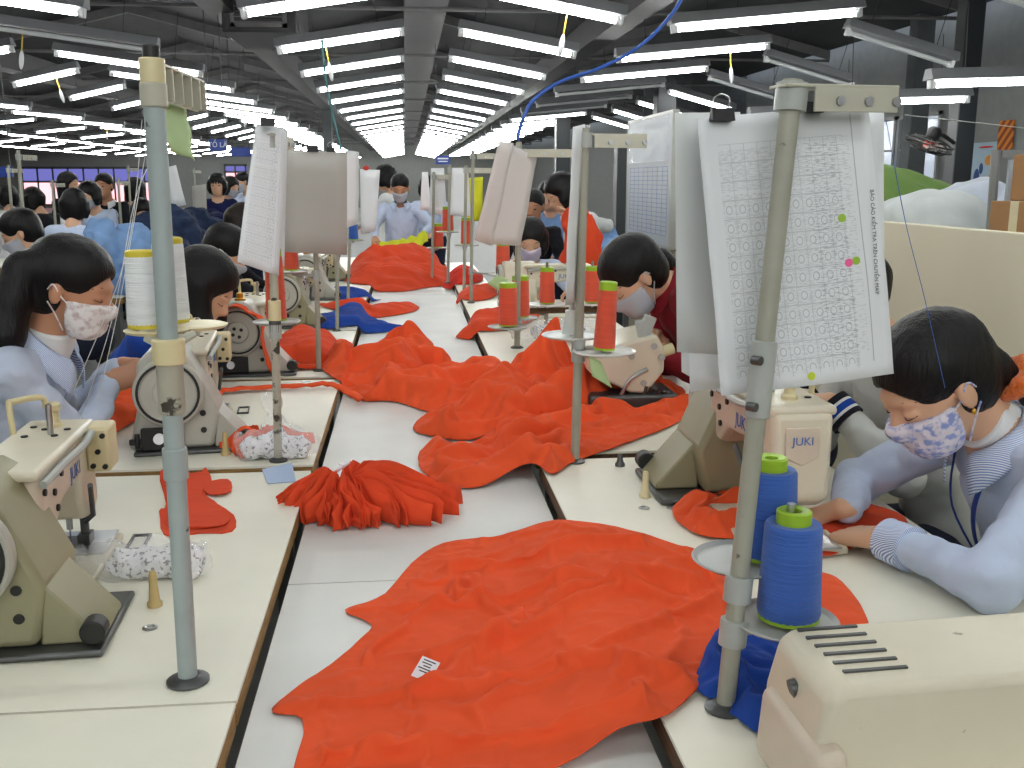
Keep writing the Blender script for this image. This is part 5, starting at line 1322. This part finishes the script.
# white jacket arm behind the inspection sheet
hc = at(838, 292, 2.36); nb = at(882, 342, 2.40); pv = np.array([1.48, 2.42, .52])
P3, k3 = person('worker in an off-white jacket with striped cuffs, mostly hidden behind the inspection sheet', hc, PI, .4, nb, pv, PI, (at(830, 402, 2.28), at(802, 398, 2.42)), 'jacketw', h=.009, hs=1.02, hair='bob', mask='maskg', curl=(.6, .8), elb=(np.array([.3, -.6, -.7]), np.array([.3, .5, -.7])), bulk=1.06, handdir=((-1, .1, .1), (-1, -.05, .1)))
M['cuffs'] = stripe_mat('navy white and blue knit cuff', (26, 30, 48), (60, 96, 190), 11, 'X', duty=.6)
e, w = k3['el'][1], k3['wr'][1]; e2_, w2_ = k3['el'][-1], k3['wr'][-1]
for (e_, w_) in ((e, w), (e2_, w2_)):
    for t0_, t1_, mt in ((.02, .09, 'dark'), (.09, .12, 'whitec'), (.12, .19, 'blue'), (.19, .22, 'whitec'), (.22, .27, 'dark')):
        MB().tube([w_+(e_-w_)*t0_, w_+(e_-w_)*t1_], [.043, .044], n=20).build('cuff_band', M[mt], k3['so'], smooth=60).location = -np.array(P3.location)
rp_ = MB().ell((0, 0, 0), (.03, .02, .022), nu=12, nv=8).ell((-.02, .0, .02), (.014, .012, .03)).build('cloth_pincushion', spots_mat('red spotted cloth', (200, 44, 36), (236, 210, 200), 60, .55, .6), None, smooth=180)
rp_.location = at(765, 388, 2.05); setp(rp_, 'red spotted cloth pincushion on the cream machine beside the leaning pole', 'pincushion')
# maroon worker
hc = at(634, 276, 3.30); nb = at(668, 287, 3.36); pv = np.array([1.42, 3.42, .52])
P4, k4 = person('worker in a maroon jacket with black hair, head bent low over the white overlock machine', hc, math.radians(190), math.radians(42), nb, pv, PI, (at(640, 352, 3.2), at(655, 340, 3.35)), 'maroon', h=.009, hs=1.06, hair='tied', mask='maskg', collar='maroon', curl=(.6, .6), elb=(np.array([.3, -.6, -.6]), np.array([.3, .6, -.6])), extra={'tail': [at(660, 262, 3.42), at(672, 272, 3.46), at(678, 300, 3.46)], 'tailr': [.05, .04, .025]})
# second, third and fourth workers on the ponytailed side
def worker(label, hx, hy, Y, yaw, pitch, face, shirt, hx2=None, sit=True, lean=.22, **k):
    hc_ = at(hx, hy, Y); hs_ = k.get('hs', 1.0); f_ = np.array([math.cos(face), math.sin(face), 0])
    nb_ = hc_-f_*(.06+.12*max(0, math.sin(pitch)))*hs_-np.array([0, 0, .155-.05*math.sin(pitch)])*hs_
    pz = .54 if sit else max(.80, nb_[2]-.56)
    pv_ = nb_-f_*lean*(1 if sit else .25); pv_[2] = pz if not (sit and nb_[2]-pz > .66) else nb_[2]-.6
    l_ = np.array([-f_[1], f_[0], 0])
    hd = k.pop('hands', None)
    if hd is None: hd = (nb_+f_*.36+l_*.10-np.array([0, 0, .30 if sit else .34]), nb_+f_*.36-l_*.10-np.array([0, 0, .30 if sit else .34]))
    return person(label, hc_, yaw, pitch, nb_, pv_, face, hd, shirt, sit=sit, **k)
worker('worker with long straight black hair bent low, royal blue sleeves, next behind the ponytailed one', 203, 287, 3.45, -.1, .62, 0.0, 'blue', h=.009, hair='long', hands=(at(192, 322, 3.75), at(187, 328, 3.5)), hs=1.04, skin='skin')
worker('worker in a dusty pink jacket and pale mask, bent down behind the long-haired one', 226, 252, 5.0, -.1, .5, 0.0, 'pinkc', h=.010, hair='tied', mask='maskg', hs=1.04)
worker('brown-haired worker leaning down just beyond the one in dusty pink', 243, 226, 6.0, -.1, .7, 0.0, 'dark', h=.012, hair='bob', hmat='hair2')
# people farther off on the ponytailed side
worker('smiling woman in a black jacket standing beside the man in the dark suit', 69, 184, 11.6, -.25, .0, -.2, 'dark', h=.014, hair='long', sit=False, eyes='open', hs=1.05)
worker('smiling man in a dark suit and white collar standing at the back', 104, 186, 10.9, -1.75, .02, -1.7, 'dark', h=.014, hair='short', sit=False, eyes='open', hs=1.08, collar='whitec', skin='skin2')
worker('masked worker in a pale shirt just below the man in the suit', 89, 195, 9.9, -1.9, .3, -1.7, 'shirt', h=.014, hair='bob', mask='maskg', hs=1.02)
worker('worker in a pale blue shirt seen from behind, with cropped black hair', 75, 206, 8.2, 1.5, .15, 1.55, 'shirt', h=.013, hair='bob', hs=1.05)
worker('masked worker in a black and white striped top, bent toward the frame edge', 21, 233, 6.0, 3.4, .4, 3.3, 'bwstripe', h=.013, hair='tied', mask='maskg', hs=1.05, extra={'tail': [at(30, 230, 6.1), at(36, 235, 6.15)], 'tailr': [.05, .03]})
worker('woman with long black hair and a dark jacket seen from behind, near the chipped pole', 136, 190, 12.0, 1.3, .1, 1.3, 'dark', h=.014, hair='long', hs=1.12)
worker('masked worker in dark clothes seated below the long-haired woman near the chipped pole', 142, 212, 9.9, -1.2, .4, -1.0, 'navy', h=.014, hair='bob', mask='maskg')
worker('worker in a white shirt with her hair in a bun, right of the chipped pole', 169, 192, 11.0, .9, .15, .8, 'whitec', h=.014, hair='bun')
worker('woman in a navy jacket standing and looking toward the camera', 217, 185, 11.6, -1.5, .05, -1.4, 'navy', h=.014, hair='bob', sit=False, eyes='open', hs=1.05, extra={'fringe': 1})
worker('masked worker in a pale shirt beside the woman in navy', 231, 187, 12.6, -.6, .25, -.6, 'shirt', h=.014, hair='bob', mask='maskg', sit=False)
worker('worker in a pale shirt farthest back beside the woman in navy', 242, 182, 13.4, -2.4, .2, -2.4, 'shirt', h=.014, hair='short', mask='maskg', sit=False)
worker('dark-haired worker in white far off at the frame edge, back turned', 9, 197, 11.5, 1.9, .2, 1.9, 'whitec', h=.015, hair='bob')
worker('dark-haired worker in dark clothes far off beside the back-turned one in white', 33, 200, 10.6, 2.6, .3, 2.6, 'dark', h=.015, hair='bob')
# people down the centre and the partition side
worker('masked man in a pale blue shirt at the far end handling yellow cloth', 400, 188, 9.55, -1.62, .35, -1.6, 'shirt', h=.012, hair='short', mask='maskg', sit=False, hands=(at(424, 233, 9.25), at(375, 238, 9.25)), collar='shirt', hs=1.06, undershirt='dark', skin='skin2')
worker('masked worker behind the man at the far end, on his left hand side', 428, 188, 11.4, -1.9, .3, -1.8, 'shirt', h=.015, hair='bob', mask='maskg', sit=False, hs=1.08)
worker('dark-haired worker turned away behind the man at the far end, by the hanging white papers', 385, 178, 11.2, 2.6, .15, 2.6, 'whitec', h=.015, hair='bob', sit=False, hs=1.15)
worker('man in dark clothes without a mask, behind the worker in the lilac mask', 533, 207, 7.4, -1.9, .15, -1.7, 'dark', skin='skin2', h=.013, hair='short', eyes='open', collar='scrunch', hs=1.05)
worker('worker in a lilac mask facing the camera behind the broadside cream machine', 531, 240, 6.15, -1.75, .42, -1.6, 'shirt', h=.011, hair='bob', mask='masklilac', hs=1.05, hands=(np.array([.95, 5.75, .82]), np.array([.72, 5.72, .82])))
P17, k17 = worker('woman in a white shirt standing and bending over an orange garment', 561, 193, 6.75, 3.5, .55, 3.45, 'whitec', h=.012, hair='bob', sit=False, lean=.35, hs=1.05, hands=(at(572, 222, 6.5), at(590, 222, 6.7)), elb=(np.array([.2, -.4, -.9]), np.array([1.0, .4, -.2])))
worker('worker in a light blue shirt half hidden behind the woman in white', 549, 196, 8.3, -2.0, .3, -2.0, 'ltblue', h=.015, hair='bob', sit=False)
# garment held up by the woman in white
s = SDF(.016)
for a, b_, ra, rb in [(at(572, 215, 6.35), at(575, 262, 6.35), .05, .11), (at(584, 212, 6.4), at(588, 255, 6.38), .05, .10), (at(570, 225, 6.35), at(596, 236, 6.4), .07, .07)]: s.u(rcone(a, b_, ra, rb), .04)
s.post = lambda P: .03*(1-2*np.abs(noise(P[:, 0]*9, P[:, 1]*9, P[:, 2]*5)))
V, Fc = s.mesh(); c = V.mean(0); o = link('orange_garment', V-c, Fc, M['orange2'], None, smooth=180); o.location = c; setp(o, 'orange garment held up by the woman in the white shirt', 'garment')
# yellow cloth handled by the man
A, B_ = at(375, 237, 9.2), at(427, 227, 9.2)
n_, m_ = 26, 12; P = np.zeros((n_, m_, 3))
for i in range(n_):
    t = i/(n_-1)
    for j in range(m_):
        v = j/(m_-1); c = A+(B_-A)*t; sag = .02*math.sin(PI*t)*(.6+.4*v)
        P[i, j] = c+np.array([0, -.30*v+.02*math.sin(t*14+v*3), -.05-sag*.9-.13*v*(.5+.5*math.sin(PI*t))+.035*noise(t*6, v*2.5, 3)+.03*noise(t*11, v*1.5, 9)])
c = P.reshape(-1, 3).mean(0); o = MB().sheet(P-c).build('yellow_cloth', M['yellow'], None, smooth=180, solid=.006); o.location = c; setp(o, 'yellow green cloth held by the man at the far end of the centre table', 'cloth')
# ------------------------------------------------------------------ store behind the partition, boards, fan, signs, cables
wb = thing('whiteboard', 'whiteboard with a ruled chart and crinkled clear film, fixed above the partition end', 'whiteboard', (PX, 7.0, .0))
W0, W1 = at(634, 180, 7.72), at(677, 180, 6.44)
y0_, y1_, z0_, z1_ = 6.44, 7.72, 1.035, 1.88
MB().bx(PX-.045, PX-.012, y0_, y1_, z0_, z1_).build('panel', M['wboard'], wb, world=True)
fr_ = MB()
for a in ((y0_-.02, y0_, z0_-.02, z1_+.02), (y1_, y1_+.02, z0_-.02, z1_+.02), (y0_, y1_, z0_-.02, z0_), (y0_, y1_, z1_, z1_+.02)): fr_.bx(PX-.05, PX-.006, *a)
fr_.build('frame', M['alu'], wb, world=True)
for yy in (y0_+.1, y1_-.1): MB().bx(PX-.008, PX+.015, yy-.015, yy+.015, 1.31, z1_).build('bracket', M['alu'], wb, world=True)
ln = MB()
for i in range(16): ln.bx(PX-.0462, PX-.0452, y0_+.08, y1_-.08, z0_+.06+.03*i, z0_+.0625+.03*i)
for i in range(9): ln.bx(PX-.0462, PX-.0452, y0_+.08+.138*i, y0_+.083+.138*i, z0_+.06, z0_+.51)
ln.build('chart_lines', M['inkblue'], wb, world=True)
u, v = np.meshgrid(np.linspace(0, 1, 24), np.linspace(0, 1, 16))
P = np.stack([PX-.062+.02*noise(u*7, v*5, 3), y0_+.02+(y1_-y0_-.04)*u, z1_+.0-(.30)*v], -1)
M['film'] = mk('crinkled clear film', (240, 244, 248), .25, alpha=.12, bump=1.0, bscale=9, spec=.35)
MB().sheet(P).build('clear_film', M['film'], wb, world=True, smooth=180)
# storage bench with sacks
sb = table('storage bench behind the partition under the sacks', 1.95, 4.6, 4.05, 6.9, .72, M['top'], M['edge2'], 'storage_bench')
def sack(label, name, mat, blobs, seed, amp=.035, fs=4.5):
    s = SDF(.03)
    for c, r in blobs: s.u(sell(c, r), .12)
    for c, r in blobs: s.u(sell((c[0], c[1], .72+(c[2]-.72)*.45), (r[0]*1.08, r[1]*1.05, (c[2]-.72)*.62)), .12)
    s.post = lambda P: amp*(1-2*np.abs(noise(P[:, 0]*fs+seed, P[:, 1]*fs, P[:, 2]*fs*.7)))
    V, Fc = s.mesh(); V[:, 2] = np.maximum(V[:, 2], .722); c = V.mean(0); c[2] = V[:, 2].min()
    o = link(name, V-c, Fc, mat, None, smooth=180); o.location = c; return setp(o, label, 'sack')
B = lambda px_, py_, Y: at(px_, py_, Y)
sack('large green cloth bale lying behind the partition', 'cloth_bale', M['green'], [(B(880, 215, 5.9), (.5, .45, .27)), (B(925, 224, 5.9), (.42, .4, .22)), (B(850, 206, 6.0), (.4, .4, .28))], 3, .02)
sack('white woven sack in front of the green bale', 'sack', M['bagw'], [(B(930, 226, 4.7), (.26, .3, .20)), (B(915, 238, 4.7), (.22, .3, .18)), (B(958, 236, 4.8), (.2, .3, .17))], 5)
sack('pale blue white sack slumped beside the white woven one', 'sack', M['bagb'], [(B(975, 212, 5.3), (.26, .34, .20)), (B(1000, 226, 5.2), (.3, .34, .2)), (B(985, 236, 4.7), (.2, .3, .13))], 9)
mbx = table('storage bench under the cardboard boxes behind the partition', 1.95, 2.75, 3.2, 3.58, .72, M['top'], M['edge2'], 'storage_bench')
def carton(label, x0, x1, y0, y1, z0, z1):
    r = thing('cardboard_box', label, 'box', ((x0+x1)/2, (y0+y1)/2, z0))
    MB().bx(x0, x1, y0, y1, z0, z1).build('carton', M['card'], r, world=True, bevel=.004)
    MB().bx(x0-.001, x1+.001, (y0+y1)/2-.025, (y0+y1)/2+.025, z0+.002, z1+.0015).build('tape', M['cream2'], r, world=True); return r
c = at(1004, 230, 3.45)
carton('brown cardboard box at the frame edge behind the partition, lower one', c[0], c[0]+.42, 3.25, 3.55, .7205, 1.385)
carton('brown cardboard box stacked on the lower one at the frame edge', c[0]+.06, c[0]+.40, 3.28, 3.53, 1.386, 1.55)
# display board on a stand
c = at(998, 225, 4.0); t_ = at(996, 150, 4.0)
ds = thing('display_board', 'white display board in a grey frame behind the partition at the frame edge', 'board', (c[0]+.3, 4.0, 0))
MB().cyl((c[0], 4.0, 0), (t_[0], 4.0, t_[2]), .018, n=12).cyl((c[0]+.95, 4.0, 0), (c[0]+.95, 4.0, t_[2]), .018, n=12).build('post', M['frame'], ds, world=True)
MB().bx(c[0]-.02, c[0]+.97, 3.985, 4.015, t_[2]-.03, t_[2]+.0).build('top_rail', M['frame'], ds, world=True)
MB().bx(c[0]+.02, c[0]+.93, 3.99, 4.005, 1.36, t_[2]-.04).build('panel', M['wboard'], ds, world=True)
# poster and pennant on the right wall
A_ = lambda px_, py_: np.array(at(px_, py_, 1))*0
def onwall(px_, py_, x=XR-.012):
    d = ray(px_, py_); return CAMP+d*(x/d[0])
p0, p1 = onwall(974, 143), onwall(995, 190)
ps = thing('poster', 'pale blue picture poster on the grey wall', 'poster', (XR-.01, p0[1], p1[2]))
MB().bx(XR-.012, XR-.002, p1[1], p0[1], p1[2], p0[2]).build('sheet', mk('pale blue poster paper', (168, 190, 206), .6), ps, world=True)
yo = mk('poster orange', (220, 150, 60), .6); nb_ = mk('poster navy', (40, 70, 130), .6)
wy, wz = p0[1]-p1[1], p0[2]-p1[2]
for (a, b_, w_, h_, mt) in [(.35, .62, .16, .11, yo), (.2, .22, .14, .12, yo), (.78, .25, .12, .2, nb_), (.62, .45, .08, .12, nb_), (.5, .9, .3, .02, M['redc'])]:
    MB().ell((XR-.0135, p1[1]+wy*a, p1[2]+wz*b_), (.002, wy*w_, wz*h_), nu=14, nv=8).build('printed_figure', mt, ps, world=True)
p0, p1 = onwall(1000, 121), onwall(1012, 151)
o = MB().prism([(p1[1], p1[2]+.04), ((p0[1]+p1[1])/2, p1[2]-.04), (p0[1], p1[2]+.02), (p0[1], p0[2]), (p1[1], p0[2])], XR-.02, XR-.008, 'x').build('pennant', stripe_mat('orange striped cloth', (226, 132, 40), (150, 74, 30), 5, 'DIAGONAL'), None, smooth=0)
setp(o, 'orange striped pennant hanging on the grey wall', 'pennant')
# wall fan
fc = at(928, 147, 9.6)
fan = thing('wall_fan', 'black caged fan with a red hub, tilted down on an arm from a dark column', 'fan', tuple(fc))
Rf = rotz(.25)@roty(.15)@rotx(.32)
cg = MB()
for rr, zz in ((.23, .0), (.23, .05), (.16, .075), (.16, -.03), (.09, .09), (.09, -.04)):
    a = np.linspace(0, 2*PI, 25); cg.tube(np.stack([rr*np.cos(a), rr*np.sin(a), np.full(25, zz)], 1), .007, n=5)
for i in range(14):
    a = 2*PI*i/14; d_ = np.array([math.cos(a), math.sin(a), 0])
    cg.tube([d_*.03+[0, 0, .095], d_*.16+[0, 0, .075], d_*.23+[0, 0, .025], d_*.16+[0, 0, -.03], d_*.03+[0, 0, -.045]], .004, n=4)
cg.xf(Rf); cg.build('cage', M['black'], fan)
bl = MB()
for i in range(3):
    a = 2*PI*i/3; bl.box((.11*math.cos(a), .11*math.sin(a), .02), (.17, .10, .006), rotz(a)@rotx(.35))
bl.xf(Rf); bl.build('blade', mk('fan blade grey', (150, 140, 136), .4), fan)
hb = MB().lathe([(.05, -.01), (.05, .05), (.03, .07)], n=20).xf(Rf); hb.build('hub', M['red'], fan)
mo = MB().lathe([(.05, .06), (.065, .08), (.065, .17), (.04, .2)], n=20).xf(Rf); mo.build('motor', M['black'], fan)
MB().tube([Rf@np.array([0, 0, .13]), np.array([.2, .1, .12]), np.array([5.64-fc[0], 10.08-fc[1], .06])], .02, n=8).build('arm', M['black'], fan)
# hanging signs
def sign(label, px_, py_, Y, w, h, body, rail=True):
    c = at(px_, py_, Y); r = thing('hanging_sign', label, 'sign', tuple(c))
    MB().box((0, 0, 0), (w, .02, h)).build('panel', M['sign'], r)
    for q in (-1, 1): MB().cyl((q*w*.4, 0, h/2), (q*w*.4, 0, 3.3-c[2]), .005, n=5).build('wire', M['dsteel'], r)
    if body: text('lettering', body, h*.62, M['wtext'], r, (0, -.0115, 0), (PI/2, 0, 0))
sign('blue hanging sign with white letters among the left hand lamps', 218, 145, 10.5, .17, .11, 'TỔ LÀ')
sign('smaller dark blue hanging sign beyond the lettered one', 241, 152, 14.0, .26, .12, None)
sign('blue hanging sign above the far end of the partition side tables', 443, 160, 14.5, .20, .12, 'TỔ 2' if False else None)
sign('blue hanging sign at the far frame edge on the ponytailed side', 2, 172, 12.5, .24, .12, None)
sg = [o for o in bpy.data.objects if o.name.startswith('hanging_sign')][2]
lnb = MB().box((0, -.0112, .02), (.15, .002, .018)).box((0, -.0112, -.02), (.13, .002, .014)); lnb.build('lettering_line', M['wtext'], sg)
# cables and cords
def cable(label, pts, r, mat, name='cable'):
    p = spline(np.array(pts), 8); c = p.mean(0); o = MB().tube(p-c, r, n=8).build(name, M[mat], None, smooth=180); o.location = c; return setp(o, label, 'cable')
cable('blue cable drooping from the roof to the twin-cone stand', [at(688, -14, 4.6), at(672, 14, 4.5), at(640, 46, 4.4), at(600, 68, 4.3), at(560, 82, 4.2), at(532, 102, 4.12), at(520, 128, 4.1), at(518, 140, 4.08)], .008, 'cable')
cable('thin teal cord hanging down left of the centre row of lamps', [at(322, 40, 7.0), at(326, 80, 7.0), at(334, 120, 7.0), at(341, 150, 7.0)], .008, 'teal', 'cord')
cable('thin wire stretched from the leaning stand toward the grey wall', [at(905, 115, 5.0), at(960, 121, 6.2), at(1024, 128, 7.5)], .003, 'alu', 'hanging_wire')
# ------------------------------------------------------------------ neighbouring sewing lines on the ponytailed worker's side
side = 'the neighbouring line'
nt = 0
lines_ = [(-1.95, 6.3, 4), (-3.6, 6.0, 3), (-5.2, 8.5, 5), (-8.2, 13.5, 5)]
lname = ['first', 'second', 'third', 'fourth']
for li, (xc, ys, cnt) in enumerate(lines_):
    for i in range(cnt):
        y = ys+1.2*i
        table('cream work table, %s in the %s line over from the ponytailed worker' % (ORD[i], lname[li]), xc-(.22 if li == 0 else .29), xc+(.22 if li == 0 else .29), y, y+1.18, .76, M['top'], M['edge'], group='work tables of the neighbouring lines')
        if li > 0 and (i+li) % 2 == 0:
            o = machine(xc+(.05 if li % 2 else -.05), y+.2, 0 if li % 2 == 0 else 0.0, 'sewing machine on the %s table of the %s line over' % (ORD[i], lname[li]), matmap=GREYMAP if i % 3 else None)
def heap(label, px_, py_, Y, r, hgt, mat, seed, name='denim_heap', z0=.7605, cat='garment'):
    c = at(px_, py_, Y); s = SDF(.022)
    rs = random.Random(seed)
    for i in range(7):
        s.u(sell((c[0]+rs.uniform(-.6, .6)*r, Y+rs.uniform(-.5, .5)*r, z0+hgt*rs.uniform(.15, .45)), (r*rs.uniform(.4, .6), r*rs.uniform(.4, .6), hgt*rs.uniform(.4, .6))), .06)
    s.post = lambda P: .03*(1-2*np.abs(noise(P[:, 0]*8+seed, P[:, 1]*8, P[:, 2]*12)))
    V, Fc = s.mesh(); V[:, 2] = np.maximum(V[:, 2], z0); c0 = V.mean(0); c0[2] = z0
    o = link(name, V-c0, Fc, M[mat], None, smooth=180); o.location = c0; return setp(o, label, cat)
heap('pile of light blue cloth behind the ponytailed worker', 122, 250, 6.6, .30, .50, 'ltblue', 3, 'cloth_heap')
heap('dark denim heap beside the worker with the bun', 187, 222, 9.2, .36, .5, 'denim', 5)
heap('dark denim heap at the chipped pole, below the bun-haired worker', 168, 232, 8.5, .34, .55, 'denim', 6)
heap('dark denim heap in front of the woman in navy', 208, 214, 10.5, .34, .5, 'navy', 9)
heap('dark cloth heap between the pale blue pile and the chipped pole', 152, 248, 7.3, .28, .4, 'denim', 10)
heap('bright yellow cloth heap at the frame edge behind the ponytailed worker', -24, 318, 3.5, .24, .5, 'yellow2', 11, 'cloth_heap')
heap('blue cloth heap behind the woman in white on the partition side', 612, 232, 7.9, .26, .42, 'ltblue', 12, 'cloth_heap')
hang('yellow green garment hanging beyond the slim far stands', 'yellow_garment', 'garment', panel(at(469, 178, 8.6), at(483, 177, 8.6), at(468, 222, 8.6), at(481, 220, 8.6), 14, 10, .06, 71), M['yellow'], thick=.02)
ybt = table('small table under the bright yellow cloth heap', -1.95, -1.3, 3.15, 3.85, .76, M['top'], M['edge'])
tb2 = table('work table behind the woman in white on the partition side', 1.45, 1.72, 7.4, 8.6, .76, M['top'], M['edge2'])
# plain stands in the neighbouring lines
for i, (px_, Y, cone, hx_) in enumerate([(18, 6.6, 'white', 150), (52, 9.2, 'white', 180), (118, 9.0, None, 178), (128, 10.6, 'white', 165), (194, 12.6, None, 168), (8, 8.6, None, 165)]):
    c = at(px_, 200, Y); b = np.array([c[0], Y, .0])
    stand(['thin stand holding a white cone at the far frame edge', 'thin stand holding a white cone before the black-jacketed woman', 'bare thin stand right of the suited man', 'thin stand with a white cone behind the chipped pole', 'bare thin stand left of the woman in navy', 'bare thin stand at the far frame edge'][i], b, at(px_, hx_, Y), 'pole2', .011, bar=((.2, 1, 0), .2, .03, .03), discs=[(c[0]+.09, Y, 1.05)] if cone else (), discr=.07)
    if cone: thread_cone('white', c[0]+.09, Y, 1.055, .15, .036, .032, ['white thread cone at the far frame edge', 'white thread cone before the black-jacketed woman', '', 'white thread cone behind the chipped pole, far off'][i])
# white boards and hung sheets at the back
hang('slanting white sheet hanging behind the worker with the bun', 'paper_sheet', 'paper', panel(at(163, 168, 9.5), at(176, 165, 9.5), at(172, 208, 9.5), at(186, 205, 9.5), 6, 4, .02, 61), M['paper'])
hang('grey white sheet hanging right of the worker with the bun', 'paper_sheet', 'paper', panel(at(192, 186, 10.5), at(206, 184, 10.5), at(193, 214, 10.5), at(207, 214, 10.5), 6, 4, .02, 63), M['paperg'])
EXPO = 0.46
# ------------------------------------------------------------------ camera and view
cam = bpy.data.cameras.new('camera'); co = bpy.data.objects.new('camera', cam); COL.objects.link(co)
cam.sensor_fit = 'HORIZONTAL'; cam.sensor_width = 36; cam.lens = 36*F/1024; cam.clip_start = .05; cam.clip_end = 200
Rm = Matrix(np.stack([RT, UP, -FW], 1).tolist()).to_4x4(); Rm.translation = Vector(CAMP)
co.matrix_world = Rm; SC.camera = co
w = bpy.data.worlds.new('sky'); SC.world = w; w.use_nodes = True
w.node_tree.nodes['Background'].inputs[0].default_value = (.75, .85, 1, 1); w.node_tree.nodes['Background'].inputs[1].default_value = 1.0
vs = SC.view_settings; vs.view_transform = 'Standard'; vs.look = 'None'; vs.gamma = 1; vs.use_curve_mapping = False; vs.exposure = EXPO
cy_ = SC.cycles; cy_.use_denoising = True; cy_.max_bounces = 6; cy_.diffuse_bounces = 3; cy_.glossy_bounces = 3; cy_.transparent_max_bounces = 12; cy_.use_light_tree = True
cy_.caustics_reflective = False; cy_.caustics_refractive = False
bpy.context.view_layer.update()
